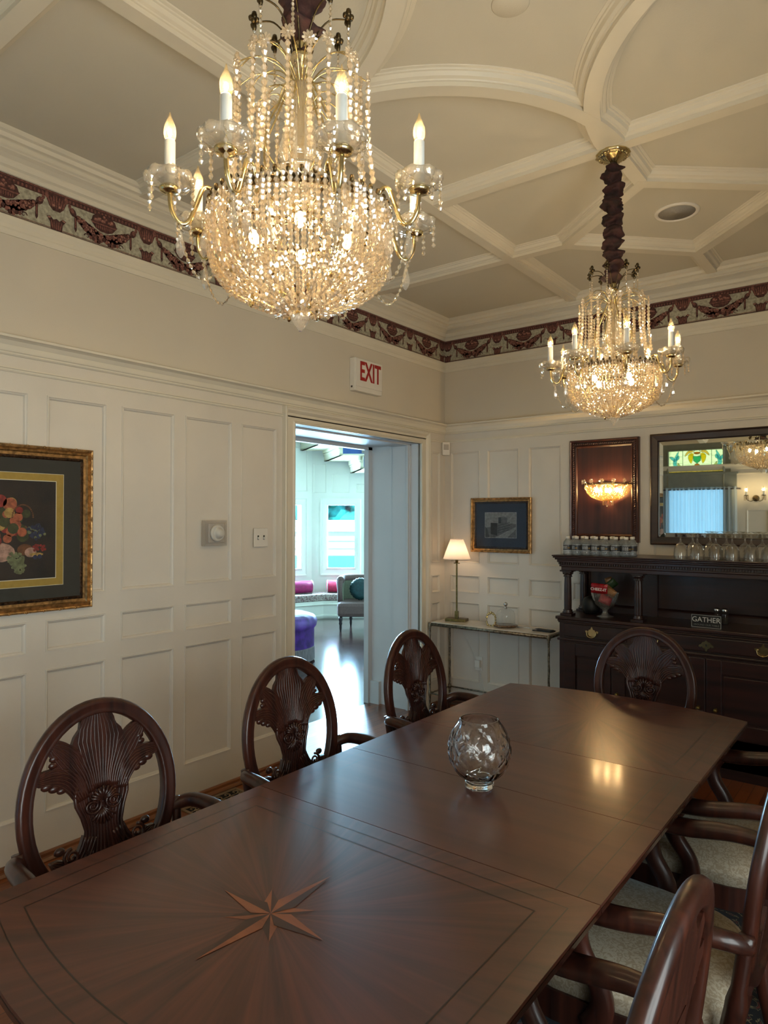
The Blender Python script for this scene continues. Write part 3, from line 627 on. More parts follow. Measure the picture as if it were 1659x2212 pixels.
        # outward curling lobes along the tips
def spiral(mb, cu, cv, r0, turns, dirn, a0, rr=0.0034, h=0.007):
    path = []; n = int(16*turns)
    for i in range(n+1):
        t = i/n; a = a0+dirn*turns*2*PI*t; r = r0*(1-t*0.85); path.append(bs(cu+r*math.cos(a), cv+r*math.sin(a), h))
    mb.tube(path, [rr*(1-0.4*i/n) for i in range(n+1)], 6)
def make_chair(name, label, group):
    t = thing(name, label, 'chair', group=group)
    # oval frame with moulded section
    mb = MB(); path = []
    for i in range(56):
        a = 2*PI*i/56; path.append(((OA-0.022)*math.cos(a), (OB-0.022)*math.sin(a)))
    prof = [(-0.022, -0.012), (-0.020, 0.006), (-0.015, 0.013), (-0.010, 0.009), (-0.004, 0.011), (0.008, 0.011), (0.013, 0.013), (0.019, 0.008), (0.022, -0.002), (0.018, -0.014), (0, -0.017), (-0.016, -0.016)]
    k = len(prof); vs = []; fs = []
    for i, (u, v) in enumerate(path):
        a = 2*PI*i/56; nx, ny = math.cos(a)/OA, math.sin(a)/OB; l = math.hypot(nx, ny); nx /= l; ny /= l
        for (p, h) in prof: vs.append(bk(u+nx*p, v+ny*p, h))
    for i in range(56):
        for q in range(k): fs.append((i*k+q, i*k+(q+1) % k, ((i+1) % 56)*k+(q+1) % k, ((i+1) % 56)*k+q))
    mb.add(vs, fs, 0, True); mb.build('back_frame', CHAIRW, t)
    # carved splat
    mb = MB()
    body = [(-0.12, -0.335), (-0.085, -0.245), (-0.058, -0.19), (-0.050, -0.15), (-0.058, -0.115), (-0.072, -0.085), (-0.078, -0.04), (-0.074, 0.0), (-0.060, 0.03), (0.060, 0.03), (0.074, 0.0), (0.078, -0.04), (0.072, -0.085), (0.058, -0.115), (0.050, -0.15), (0.058, -0.19), (0.085, -0.245), (0.12, -0.335)]
    hf = len(body)//2
    for i in range(hf-1):
        q = [body[i], body[i+1], body[-2-i], body[-1-i]]
        m_ = 6
        f = [bs(a, b, 0.003) for a, b in q]; g_ = [bs(a, b, -0.009) for a, b in q]
        mb.add(f+g_, [(0, 1, 2, 3), (7, 6, 5, 4), (0, 4, 5, 1), (3, 2, 6, 7)])
    for k in range(-5, 6):
        s_ = k/5.5; pth = []
        for i in range(hf): w = abs(body[i][0]); pth.append(bs(s_*w*0.95, body[i][1], 0.003))
        mb.tube(smooth_path(pth, 3), 0.0036, 5)
    feather(mb, [(0, -0.02), (0, 0.07), (0, 0.16), (0, 0.262)], 0.028, 0.070, 11)
    for s_ in (-1, 1):
        feather(mb, [(s_*0.038, -0.03), (s_*0.054, 0.045), (s_*0.083, 0.118), (s_*0.142, 0.180)], 0.018, 0.038, 6, side=s_)
        feather(mb, [(s_*0.056, -0.05), (s_*0.076, 0.015), (s_*0.118, 0.070), (s_*0.196, 0.080)], 0.020, 0.041, 6, side=s_)
        for (u, v, r) in ((0.152, 0.043, 0.014), (0.132, 0.026, 0.014), (0.112, 0.012, 0.012), (0.128, 0.135, 0.012), (0.132, 0.118, 0.011)):
            mb.ball(bs(s_*u, v, 0.0), r, 8, 5, (0.6, 1.2, 0.8))
        # volutes of the medallion and foot scrolls
        spiral(mb, s_*0.032, -0.085, 0.027, 2.2, s_, PI/2, 0.0042, 0.011)
        spiral(mb, s_*0.098, -0.205, 0.024, 1.8, -s_, PI/2, 0.005)
        feather(mb, [(s_*0.040, -0.170), (s_*0.062, -0.215), (s_*0.10, -0.235), (s_*0.155, -0.205)], 0.022, 0.022, 4, side=s_)
        mb.ball(bs(s_*0.128, -0.182, 0), 0.013, 8, 5, (0.7, 1.2, 0.9))
        mb.tube([bs(s_*0.05, -0.24, 0.002), bs(s_*0.058, -0.20, 0.003), bs(s_*0.052, -0.15, 0.004), bs(s_*0.062, -0.11, 0.004), bs(s_*0.076, -0.07, 0.003), bs(s_*0.078, -0.03, 0.003), bs(s_*0.070, 0.01, 0.002)], 0.0055, 6)
    for k in range(-4, 5):
        a = PI/2-k*0.27; L_ = 0.062-abs(k)*0.005
        mb.tube([bs(0, -0.072, 0.009), bs(0.55*L_*math.cos(a), -0.072+0.55*L_*math.sin(a), 0.014), bs(L_*math.cos(a), -0.072+L_*math.sin(a), 0.013)], [(0.003, 0.003), (0.0055, 0.005), (0.0035, 0.003)], 6)
        if abs(k) < 4:
            a = -PI/2+k*0.3; mb.tube([bs(0, -0.10, 0.006), bs(0.045*math.cos(a), -0.10+0.045*math.sin(a), 0.007)], [(0.003, 0.003), (0.005, 0.004)], 6)
    mb.build('carved_splat', CHAIRW, t)
    # seat cushion
    mb = MB(); no = 28; out = []
    for i in range(no):
        a = 2*PI*i/no; ca, sa = math.cos(a), math.sin(a)
        ex = lambda c: math.copysign(abs(c)**0.55, c)
        x = 0.03+0.25*ex(ca); hw = 0.255+0.02*((x-0.03)/0.25); out.append((x, hw*ex(sa)))
    rings = [(1.0, 0.425), (1.0, 0.462), (1.012, 0.468), (1.012, 0.474), (1.0, 0.478), (0.97, 0.490), (0.86, 0.503), (0.6, 0.512), (0.25, 0.515)]
    vs = [V(0.03+(x-0.03)*s_, y*s_, z) for s_, z in rings for x, y in out]+[V(0.03, 0, 0.516)]
    fs = [(j*no+i, j*no+(i+1) % no, (j+1)*no+(i+1) % no, (j+1)*no+i) for j in range(len(rings)-1) for i in range(no)]+[((len(rings)-1)*no+i, (len(rings)-1)*no+(i+1) % no, len(vs)-1) for i in range(no)]
    fs.append(tuple(range(no))[::-1]); mb.add(vs, fs, 0, True); mb.build('seat', SEATF, t)
    mb = MB(); vs = [V(0.03+(x-0.03)*1.03, y*1.03, z) for z in (0.365, 0.372, 0.430, 0.436) for x, y in out]
    vs = [V(0.03+(v.x-0.03)*(0.985 if v.z in (0.365,) else 1), v.y, v.z) for v in vs]
    mb.add(vs, [(j*no+i, j*no+(i+1) % no, (j+1)*no+(i+1) % no, (j+1)*no+i) for j in range(3) for i in range(no)]+[tuple(range(no))[::-1], tuple(range(3*no, 4*no))], 0); mb.build('seat_rail', CHAIRW, t)
    for s_ in (-1, 1):
        mb = MB()  # rear leg rising into a post beside the oval
        mb.tube(smooth_path([V(-0.33, s_*0.195, 0), V(-0.265, s_*0.195, 0.2), V(-0.232, s_*0.20, 0.42), V(-0.250, s_*0.225, 0.55), V(-0.272, s_*0.236, 0.70)], 5), [(0.016, 0.018)]*8+[(0.019, 0.022)]*8+[(0.014, 0.016)]*5, 8)
        mb.build('leg', CHAIRW, t)
        mb = MB()  # cabriole front leg
        mb.tube(smooth_path([V(0.25, s_*0.235, 0.40), V(0.275, s_*0.255, 0.33), V(0.262, s_*0.248, 0.20), V(0.252, s_*0.24, 0.08), V(0.275, s_*0.25, 0.02), V(0.282, s_*0.255, 0.0)], 5), [0.030]*3+[0.034]*4+[0.026]*6+[0.017]*6+[0.020]*3+[0.026]*4, 10)
        mb.build('leg', CHAIRW, t)
        mb = MB()
        A_ = smooth_path([V(-0.275, s_*0.225, 0.672), V(-0.235, s_*0.262, 0.690), V(-0.15, s_*0.276, 0.690), V(-0.04, s_*0.282, 0.672), V(0.05, s_*0.286, 0.665), V(0.11, s_*0.284, 0.660), V(0.145, s_*0.278, 0.642), V(0.142, s_*0.272, 0.622)], 5)
        n_ = len(A_); rr = [((0.018+0.018*math.sin(min(1, i/(n_*0.75))*PI/2)**2), 0.018+0.007*math.sin(i/n_*PI)) for i in range(n_)]
        mb.tube(A_, rr, 10, upv=(0, 0, 1)); mb.build('armrest', CHAIRW, t)
        mb = MB()
        A_ = smooth_path([V(0.055, s_*0.284, 0.665), V(0.075, s_*0.284, 0.615), V(0.062, s_*0.280, 0.560), V(0.025, s_*0.275, 0.50), V(0.020, s_*0.268, 0.44), V(0.045, s_*0.262, 0.385)], 5)
        mb.tube(A_, [(0.020, 0.036-0.010*math.sin(i/len(A_)*PI)) for i in range(len(A_))], 10, upv=(1, 0, 0)); mb.build('arm_support', CHAIRW, t)
    return t
GL = 'carved oval-back armchairs round the dining table'
c0 = make_chair('dining_chair', 'carved oval-back mahogany armchair nearest the fruit print, left of the star inlay', GL)
c0.location = (1.615, -3.885, 0.006)
dup(c0, (1.615, -3.135, 0.006), 0, 'carved oval-back mahogany armchair before the doorway, its back against the bluish hall floor', GL)
dup(c0, (1.615, -2.335, 0.006), 0, 'carved oval-back mahogany armchair farthest from camera on the wall side, beside the doorway jamb', GL)
dup(c0, (2.142, -1.905, 0.006), -PI/2, 'carved oval-back mahogany chair at the far end of the table before the sideboard', GL)
dup(c0, (2.57, -3.91, 0.006), PI, 'mahogany armchair nearest the camera, its back cut by the bottom edge', GL)
dup(c0, (2.60, -3.125, 0.006), PI, 'mahogany armchair with pale damask seat behind the nearest right-hand chair', GL)
dup(c0, (2.615, -2.39, 0.006), PI, 'mahogany armchair with pale seat at the right frame edge, second from the sideboard', GL)

# ------------------------------------------------------------------ vase
mb = MB()
outer = [(0.038, 0), (0.042, 0.004), (0.042, 0.016), (0.036, 0.020), (0.048, 0.028), (0.070, 0.045), (0.088, 0.075), (0.0955, 0.110), (0.090, 0.145), (0.076, 0.175), (0.062, 0.195), (0.058, 0.203)]
inner = [(0.054, 0.203), (0.058, 0.193), (0.070, 0.172), (0.083, 0.142), (0.088, 0.110), (0.081, 0.078), (0.064, 0.052), (0.040, 0.038), (0.01, 0.034)]
def dense(P, k):
    P = [V(a, 0, b) for a, b in P]; return [(p.x, p.z) for p in smooth_path(P, k)]
def cut(a, z):
    if z < 0.024 or z > 0.199: return 1
    w = math.sin((z-0.02)/0.18*PI)
    g = lambda x: max(0, 1-abs(((x/(2*PI)) % 1)-0.5)*2*3.2)
    f = max(g(7*a+16*z/0.18), g(7*a-16*z/0.18), g(7*a*1+0)*0.8)
    return 1-0.055*f*w
mb.lathe(dense(outer, 7)+dense(inner, 4), (0, 0, 0), 140, 0, True, True, lambda a, z: cut(a, z) )
vase = mb.build('glass_vase', VASEG, None, (2.118, -3.136, 0.7605)); tag(vase, 'round cut-crystal bowl vase standing alone on the dining table', 'vase')

# ------------------------------------------------------------------ chandeliers
def make_chandelier(label):
    t = thing('chandelier', label, 'chandelier', (0, 0, 0), 0, 'crystal chandeliers over the dining table')
    Z0 = 0  # local z = world z
    mb = MB(); mb.lathe([(0.0, 3.18), (0.066, 3.18), (0.072, 3.172), (0.074, 3.164), (0.060, 3.156), (0.045, 3.150), (0.040, 3.140), (0.018, 3.132), (0.010, 3.11)], n=40, mod=lambda a, z: 1+0.05*math.sin(12*a)*(1 if z < 3.17 else 0))
    for k in range(24): a = 2*PI*k/24; mb.ball((0.058*math.cos(a), 0.058*math.sin(a), 3.159), 0.007, 6, 4)
    mb.build('ceiling_canopy', BRASS, t)
    # gathered velvet sleeve over the chain
    mb = MB(); prof = []; rnd = random.Random(5); ph = [rnd.uniform(0, 6) for _ in range(12)]
    z = 3.125
    vs = []; n = 28; rows = 150
    for j in range(rows+1):
        z = 3.125-(3.125-2.575)*j/rows; s_ = j/rows
        base = 0.036+0.008*math.sin(s_*62+1.5*math.sin(s_*9))+0.004*math.sin(s_*131+2)
        if j < 4: base *= 0.55+0.11*j
        if j > rows-14: base *= max(0.35, (rows-j)/14)
        ox = 0.006*math.sin(s_*33+1); oy = 0.005*math.cos(s_*27)
        for i in range(n):
            a = 2*PI*i/n; r = base*(1+0.13*math.sin(3*a+s_*55)+0.07*math.sin(7*a-s_*90+ph[1])); vs.append(V(ox+r*math.cos(a), oy+r*math.sin(a), z+0.006*math.sin(2*a+s_*20)))
    mb.add(vs, [(j*n+i, j*n+(i+1) % n, (j+1)*n+(i+1) % n, (j+1)*n+i) for j in range(rows) for i in range(n)]+[tuple(range(n)), tuple(rows*n+i for i in range(n))], 0, True)
    mb.build('chain_sleeve', VELVET, t)
    # central stem
    mb = MB(); mb.lathe([(0.012, 2.60), (0.016, 2.585), (0.010, 2.575), (0.022, 2.565), (0.024, 2.552), (0.012, 2.545), (0.008, 2.53), (0.008, 2.24), (0.03, 2.235), (0.03, 2.225), (0.01, 2.22)], n=20)
    mb.build('stem_rod', BRASS, t)
    mb = MB(); mb.lathe([(0.030, 2.552), (0.034, 2.545), (0.024, 2.53), (0.018, 2.50), (0.020, 2.46), (0.030, 2.41), (0.044, 2.37), (0.050, 2.345), (0.040, 2.325), (0.022, 2.315)], n=32, mod=lambda a, z: 1+0.06*math.sin(8*a), cap=False)
    mb.build('glass_stem', CGLASS, t)
    mb = MB(); mb.lathe([(0.018, 2.268), (0.036, 2.276), (0.046, 2.290), (0.050, 2.306), (0.054, 2.312), (0.048, 2.308), (0.04, 2.292), (0.02, 2.28)], n=40, mod=lambda a, z: 1+(0.09*abs(math.sin(6*a)) if z > 2.285 else 0), cap=False)
    mb.lathe([(0.02, 2.225), (0.035, 2.232), (0.038, 2.245), (0.022, 2.262), (0.02, 2.27)], n=24); mb.build('glass_cup', CGLASS, t)
    # lyre wires
    for k in range(8):
        a = 2*PI*k/8+0.2; d = V(math.cos(a), math.sin(a), 0)
        mb = MB(); mb.tube(smooth_path([d*0.030+V(0, 0, 2.285), d*0.075+V(0, 0, 2.325), d*0.082+V(0, 0, 2.375), d*0.050+V(0, 0, 2.45), d*0.022+V(0, 0, 2.52), d*0.018+V(0, 0, 2.56)], 5), 0.0022, 6)
        mb.build('lyre_wire', BRASS, t)
    # crown sprays with leaf tips and short drops
    for k in range(8):
        a = 2*PI*k/8+0.35; d = V(math.cos(a), math.sin(a), 0); mb = MB()
        mb.tube(smooth_path([d*0.016+V(0, 0, 2.545), d*0.028+V(0, 0, 2.60), d*0.060+V(0, 0, 2.640), d*0.098+V(0, 0, 2.642)], 5), 0.002, 6)
        e = d*0.103+V(0, 0, 2.645)
        for q in range(5): b_ = q*2*PI/5; mb.ball(e+V(0.007*math.cos(b_), 0.007*math.sin(b_), 0.006*math.sin(b_*2)), 0.0065, 6, 4)
        mb.ball(e+V(0, 0, 0.012), 0.007, 6, 4, (1, 1, 1.5)); mb.ball(e-V(0, 0, 0.012), 0.006, 6, 4, (1, 1, 2))
        sp = mb.build('crown_spray', DKBRASS, t)
        mb = MB(); mb.strand([e-V(0, 0, 0.018), e-V(0, 0, 0.10)], 0.0042, 0.0105); mb.build('bead_drop', [CRYS, BRASS], sp)
    # umbrella tier : 16 arched wires with crystal rosettes and long strands
    for k in range(20):
        a = 2*PI*k/20; d = V(math.cos(a), math.sin(a), 0); R1 = 0.142 if k % 2 else 0.128; mb = MB()
        zt = 2.525 if k % 2 else 2.545
        mb.tube(smooth_path([d*0.016+V(0, 0, 2.50), d*0.050+V(0, 0, zt), d*0.100+V(0, 0, zt+0.004), d*R1+V(0, 0, zt-0.022)], 5), 0.0016, 5)
        ar = mb.build('umbrella_wire', BRASS, t)
        mb = MB(); e = d*(R1+0.004)+V(0, 0, zt-0.020); tn = V(-d.y, d.x, 0)
        for q in range(10):
            b_ = 2*PI*q/10; pd = tn*math.cos(b_)+V(0, 0, 1)*math.sin(b_); mb.tube([e+pd*0.003, e+pd*0.010, e+pd*0.0155], [0.0012, 0.0034, 0.002], 5, 0, False)
        mb.ball(e+d*0.002, 0.004, 6, 4); mb.build('rosette', CRYS, ar)
        mb = MB(); s0 = e-V(0, 0, 0.016); s1 = V(s0.x, s0.y, 2.262+0.02*(k % 2))
        mb.strand([s0, s0.lerp(s1, 0.5)+d*0.0, s1+d*0.012], 0.0072 if k % 2 else 0.0064, 0.0145)
        mb.build('bead_strand', [CRYS, BRASS], ar)
        # inner second strand
        if k % 2 == 0:
            mb = MB(); q0 = d*0.085+V(0, 0, zt-0.004); mb.tube(smooth_path([d*0.016+V(0, 0, 2.44), d*0.05+V(0, 0, 2.475), d*0.090+V(0, 0, 2.455)], 4), 0.0014, 5, 1)
            mb.strand([d*0.090+V(0, 0, 2.455), d*0.092+V(0, 0, 2.26)], 0.005, 0.012); mb.build('inner_strand', [CRYS, BRASS], ar)
    # bowl rim : pierced brass band
    mb = MB(); rim = [(0.184, 2.200), (0.187, 2.202), (0.189, 2.208), (0.187, 2.216), (0.184, 2.219), (0.179, 2.212), (0.180, 2.202)]
    mb.lathe(rim+[rim[0]], n=64, cap=False)
    for k in range(48):
        a = 2*PI*k/48; mb.ball((0.194*math.cos(a), 0.194*math.sin(a), 2.222), 0.0055, 6, 4, (1, 1, 1.5))
    for k in range(4):
        a = PI*k/4; d = V(math.cos(a), math.sin(a), 0); mb.tube([d*-0.19+V(0, 0, 2.205), d*0.19+V(0, 0, 2.205)], 0.003, 6)
    mb.build('bowl_rim', DKBRASS, t)
    # bowl strands following the basket, first hanging free then gathered to the finial
    curve = [(0.192, 2.219), (0.195, 2.165), (0.190, 2.118), (0.176, 2.080), (0.150, 2.052), (0.115, 2.034), (0.075, 2.018), (0.030, 2.004)]
    NS = 92
    for k in range(NS):
        a = 2*PI*k/NS; d = V(math.cos(a), math.sin(a), 0); cut_ = (8 if k % 4 == 0 else (6 if k % 2 == 0 else 5)); jit = 0.003*math.sin(k*2.3)
        pts = smooth_path([d*(r+jit)+V(0, 0, z) for r, z in curve[:cut_]], 3); mb = MB()
        mb.strand(pts, 0.0060+0.0008*(k % 2), 0.0115, 0, 1); mb.build('bowl_strand', [CRYS, BRASS], t)
    mb = MB(); rnd = random.Random(11)  # fringe beads bunching in the lower basket: uncountable small ones
    for j in range(560):
        s_ = rnd.random()**0.75; i = s_*(len(curve)-1); i0 = min(int(i), len(curve)-2); f = i-i0
        r = curve[i0][0]*(1-f)+curve[i0+1][0]*f; z = curve[i0][1]*(1-f)+curve[i0+1][1]*f
        a = rnd.random()*2*PI; r -= rnd.uniform(-0.003, 0.020); z += rnd.uniform(-0.008, 0.014)
        mb.bead((max(0, r)*math.cos(a), max(0, r)*math.sin(a), min(2.20, z)), 0.005, V(rnd.uniform(-.4, .4), rnd.uniform(-.4, .4), 1), 0 if j % 5 else 1)
    o = mb.build('basket_beads', [CRYS, BRASS], t); o['kind'] = 'stuff'
    mb = MB(); mb.lathe([(0.002, 2.004), (0.012, 2.002), (0.022, 1.995), (0.020, 1.988), (0.004, 1.966)], n=8, sm=False); mb.build('crystal_finial', CGLASS, t)
    # bulbs inside the basket
    for k in range(4):
        a = 2*PI*k/4+0.5; mb = MB(); mb.ball((0.10*math.cos(a), 0.10*math.sin(a), 2.165), 0.011, 8, 6, (1, 1, 1.5)); mb.build('inner_bulb', FIL2, t)
    # candle arms
    cat = []
    for k in range(8):
        a = 2*PI*k/8; d = V(math.cos(a), math.sin(a), 0); tn = V(-d.y, d.x, 0)
        P = lambda r, z, s_=0: d*r+tn*s_+V(0, 0, z)
        mb = MB(); mb.tube(smooth_path([P(0.175, 2.20), P(0.186, 2.235), P(0.205, 2.238), P(0.220, 2.20), P(0.234, 2.165), P(0.252, 2.158), P(0.268, 2.182), P(0.272, 2.222)], 6), 0.0048, 8)
        mb.lathe([(0.006, 2.214), (0.018, 2.217), (0.022, 2.224), (0.016, 2.230), (0.010, 2.232)], d*0.272, 16)
        arm = mb.build('candle_arm', BRASS, t)
        mb = MB(); c = d*0.272
        petal = lambda a_, z: 1+(0.09*abs(math.cos(4*a_))+0.025*math.sin(32*a_) if z > 2.228 else 0.0)
        mb.lathe([(0.014, 2.222), (0.030, 2.226), (0.041, 2.233), (0.046, 2.242), (0.0475, 2.249), (0.044, 2.248), (0.038, 2.238), (0.028, 2.231), (0.014, 2.227)], c, 64, 0, True, False, petal)
        for q in range(8):
            b_ = 2*PI*q/8; mb.ball(c+V(0.045*math.cos(b_), 0.045*math.sin(b_), 2.243), 0.0120, 12, 8, (0.5, 1.05, 1.0), rot=Matrix.Rotation(b_, 3, 'Z'))
        mb.build('drip_cup', CGLASS, arm)
        mb = MB(); mb.lathe([(0.0108, 2.232), (0.0108, 2.320), (0.009, 2.323)], c, 18); mb.build('candle_sleeve', CANDLE, arm)
        mb = MB()
        mb.lathe([(0.0075, 2.322), (0.0112, 2.328), (0.0128, 2.337), (0.0116, 2.349), (0.0075, 2.360), (0.0032, 2.370), (0.0012, 2.379)], c, 14, 0, True)
        mb.ball(c+V(0, 0, 2.338), 0.0040, 8, 5, (1, 1, 2.1), 1); mb.build('flame_bulb', [BULBG, FIL], arm)
        mb = MB()
        for q in range(5):
            b_ = a+PI/5+q*2*PI/5; p = c+V(0.045*math.cos(b_), 0.045*math.sin(b_), 2.238); mb = MB()
            mb.strand([p, p-V(0, 0, 0.054)], 0.0050, 0.0145); mb.build('bead_drop', [CRYS, BRASS], arm)
        for s_, r_, z_ in ((0.0, 0.250, 2.152), (0.0, 0.205, 2.16)):
            mb = MB(); p = P(r_, z_, s_)
            mb.tube([p+V(0, 0, 0.012), p-V(0, 0, 0.01)], 0.0008, 3, 1)
            mb.bead(p, 0.006); mb.lathe([(0.001, 0), (0.005, -0.012), (0.0105, -0.034), (0.009, -0.046), (0.002, -0.056)], p-V(0, 0, 0.008), 6, 0, False)
            mb.build('almond_prism', [CGLASS, BRASS], arm)
        # swag from cup to basket and along to the neighbour
        mb = MB(); q0 = P(0.270, 2.20); q1 = P(0.180, 2.095)
        sw = [q0.lerp(q1, i/8)-V(0, 0, 0.085*math.sin(PI*i/8*0.9)) for i in range(9)]
        mb.strand(sw, 0.0042, 0.0125); 
        mb.build('bead_swag', [CRYS, BRASS], arm)
    return t
ch = make_chandelier('large crystal chandelier hanging near the camera, filling the top of the picture')
ZL = 1.96; done = set()
def lower(o):
    for c in [x for x in bpy.data.objects if x.parent == o]:
        if c.data and c.data.name not in done: done.add(c.data.name); c.data.transform(Matrix.Translation((0, 0, -ZL)))
        lower(c)
lower(ch)
CH1 = (2.096, -3.876, ZL); CH2 = (2.105, -1.925, ZL+0.01)
ch.location = CH1; ch.rotation_euler = (0, 0, math.radians(15.1))
dup(ch, CH2, math.radians(29.7), 'crystal chandelier farther away, hung on a brown sleeve over the far table end', 'crystal chandeliers over the dining table')

# ------------------------------------------------------------------ framed fruit print
def frame_sweep(mb, o, ux, uz, n, w, h, prof, mi=0):
    """picture-frame moulding round a w x h rectangle (outer size) lying on plane through o"""
    o = Vector(o); ux = Vector(ux); uz = Vector(uz)
    P = [o, o+ux*w, o+ux*w+uz*h, o+uz*h]
    nn = Vector(n); sgn = 1 if (P[1]-P[0]).cross(nn).dot(P[0]-(o+ux*w/2+uz*h/2)) < 0 else -1
    mb.sweep([(a*sgn, b) for a, b in prof], P, nn, True, mi)
def relief(mb, o, ux, uz, n, w, h, step, ins, r, mi=0, el=1.7):
    o = Vector(o); ux = Vector(ux); uz = Vector(uz); n = Vector(n)
    for a, b, L_ in ((o+uz*ins, ux, w), (o+uz*(h-ins), ux, w), (o+ux*ins, uz, h), (o+ux*(w-ins), uz, h)):
        k = int(L_/step)
        for i in range(k):
            c = a+b*(L_*(i+0.5)/k)+n*0; ang = b
            q = V(0, 0, 1).rotation_difference(b).to_matrix(); mb.ball(c, r, 6, 4, (0.9, 0.9, el), mi, True, q)
pic = thing('framed_print', 'large gilt-framed fruit still-life print with dark green mat, cut by the left edge', 'picture', (0.02, -3.62, 1.135))
PW, PH = 0.88, 0.752; O = V(-0.018, -0.44, 0)
mb = MB(); prof = [(0, -0.002), (0, 0.020), (0.006, 0.026), (0.012, 0.024), (0.016, 0.014), (0.026, 0.018), (0.032, 0.010), (0.050, 0.008), (0.056, 0.012), (0.062, 0.006), (0.062, -0.002)]
frame_sweep(mb, O, (0, 1, 0), (0, 0, 1), (1, 0, 0), PW, PH, prof)
for (a, b, L_) in ((O, V(0, 1, 0), PW), (O+V(0, 0, PH-0.008), V(0, 1, 0), PW), (O+V(0, 0.004, 0), V(0, 0, 1), PH), (O+V(0, PW-0.012, 0), V(0, 0, 1), PH)):
    for i in range(int(L_/0.075)): 
        c = a+b*(0.04+i*0.075)+V(0.025, 0.004, 0.004); mb.ball(c, 0.006, 6, 4, (0.6, 1, 1)); mb.ball(c+b*0.009, 0.004, 6, 4); mb.ball(c-b*0.009, 0.004, 6, 4)
mb.build('frame', GOLDF, pic)
mb = MB(); frame_sweep(mb, O+V(0, 0.045, 0.045), (0, 1, 0), (0, 0, 1), (1, 0, 0), PW-0.09, PH-0.09, [(0, 0.0), (0, 0.012), (0.008, 0.014), (0.018, 0.008), (0.018, 0)])
relief(mb, O+V(0.012, 0.045, 0.045), (0, 1, 0), (0, 0, 1), (1, 0, 0), PW-0.09, PH-0.09, 0.016, 0.008, 0.0045)
mb.build('frame_liner', GILTD, pic)
MATD = mat('dark_green_mat', (0.22, 0.215, 0.19), 0.8, var=0.05, scale=80); MATG = mat('gold_mat', (0.66, 0.55, 0.26), 0.55, 0.3, var=0.06, scale=60); MATW = mat('mat_bevel', (0.85, 0.83, 0.74), 0.7)
mb = MB(); mb.box(-0.016, -0.008, -0.39, 0.39, 0.05, 0.70, 0)
def yrect(mb, x, y0, y1, z0, z1, mi): mb.quad(V(x, y0, z0), V(x, y1, z0), V(x, y1, z1), V(x, y0, z1), mi)
yrect(mb, -0.0075, -0.301, 0.301, 0.117, 0.629, 2); yrect(mb, -0.0072, -0.299, 0.299, 0.119, 0.627, 1)
yrect(mb, -0.0069, -0.266, 0.266, 0.150, 0.596, 2); mb.build('mat_board', [MATD, MATG, MATW], pic)
mb = MB(); PD = mat('print_ground', (0.13, 0.115, 0.105), 0.7, var=0.3, scale=8, col2=(0.20, 0.16, 0.13))
FR = [mat('fruit_'+n_, c, 0.6, var=0.25, scale=60) for n_, c in (('peach', (0.66, 0.36, 0.24)), ('red', (0.55, 0.17, 0.14)), ('green', (0.27, 0.28, 0.15)), ('grape', (0.46, 0.48, 0.34)), ('blue', (0.17, 0.19, 0.30)), ('melon', (0.70, 0.55, 0.48)), ('basket', (0.42, 0.26, 0.15)), ('yellow', (0.68, 0.55, 0.30)))]
yrect(mb, -0.0066, -0.263, 0.263, 0.153, 0.593, 0)
def fr(cy, cz, r, k, sx=1.0, lay=1):
    x = -0.0064+lay*0.00008; pts = ell(cy, cz, r*sx, r, 14); mb.add([V(x, a, b) for a, b in pts], [tuple(range(len(pts)))], k+1)
rnd = random.Random(21)
for i in range(60): fr(rnd.uniform(-0.22, 0.12), rnd.uniform(0.30, 0.50)-abs(i % 5)*0.004, rnd.uniform(0.016, 0.030), rnd.choice([0, 0, 1, 0, 7, 2]), 1, 2+i*0.2)
for cy, cz, r, k in ((0.06, 0.485, 0.030, 0), (0.02, 0.500, 0.028, 1), (0.035, 0.445, 0.022, 2), (0.095, 0.43, 0.020, 0), (0.10, 0.46, 0.016, 1), (0.09, 0.395, 0.019, 0), (0.065, 0.365, 0.021, 0), (0.05, 0.335, 0.019, 0), (0.13, 0.445, 0.019, 2), (0.115, 0.345, 0.026, 2), (0.02, 0.39, 0.02, 7), (0.0, 0.35, 0.022, 0)): fr(cy, cz, r, k, 1, 9)
for i in range(70): a = rnd.random()*6.28; q = rnd.random()**0.5; fr(0.175+0.04*q*math.cos(a), 0.365+0.035*q*math.sin(a), 0.0065, 3 if i % 4 == 0 else 4, 1, 8+i*0.02)
for i in range(60): a = rnd.random()*6.28; q = rnd.random()**0.5; fr(0.085+0.035*q*math.cos(a), 0.245+0.032*q*math.sin(a), 0.0062, 3, 1, 11+i*0.02)
for i in range(60): a = rnd.random()*6.28; q = rnd.random()**0.5; fr(0.10+0.028*q*math.cos(a), 0.21+0.03*q*math.sin(a), 0.006, 3, 1, 12+i*0.02)
fr(0.02, 0.275, 0.042, 5, 1.5, 9); fr(-0.08, 0.27, 0.040, 5, 1.5, 9); fr(0.125, 0.285, 0.026, 6, 1.3, 10); fr(0.150, 0.272, 0.022, 5, 1.2, 11); fr(0.175, 0.262, 0.008, 7, 4, 12)
for i in range(16): fr(0.19+0.03*rnd.uniform(-1, 1), 0.292+0.012*rnd.uniform(-1, 1), 0.006, 1, 1, 12+i*0.1)
for i in range(20): t_ = i/19; fr(0.115+0.045*math.cos(PI*t_), 0.43+0.055*math.sin(PI*t_), 0.004, 6, 1, 13)
for cy, cz in ((0.17, 0.25), (0.19, 0.252), (-0.15, 0.25), (-0.17, 0.26)): fr(cy, cz, 0.010, 4, 1, 13)
mb.build('print', [PD]+FR, pic, recalc=False)
mb = MB(); mb.box(-0.002, -0.0005, -0.39, 0.39, 0.05, 0.70); mb.build('glazing', PICG, pic)

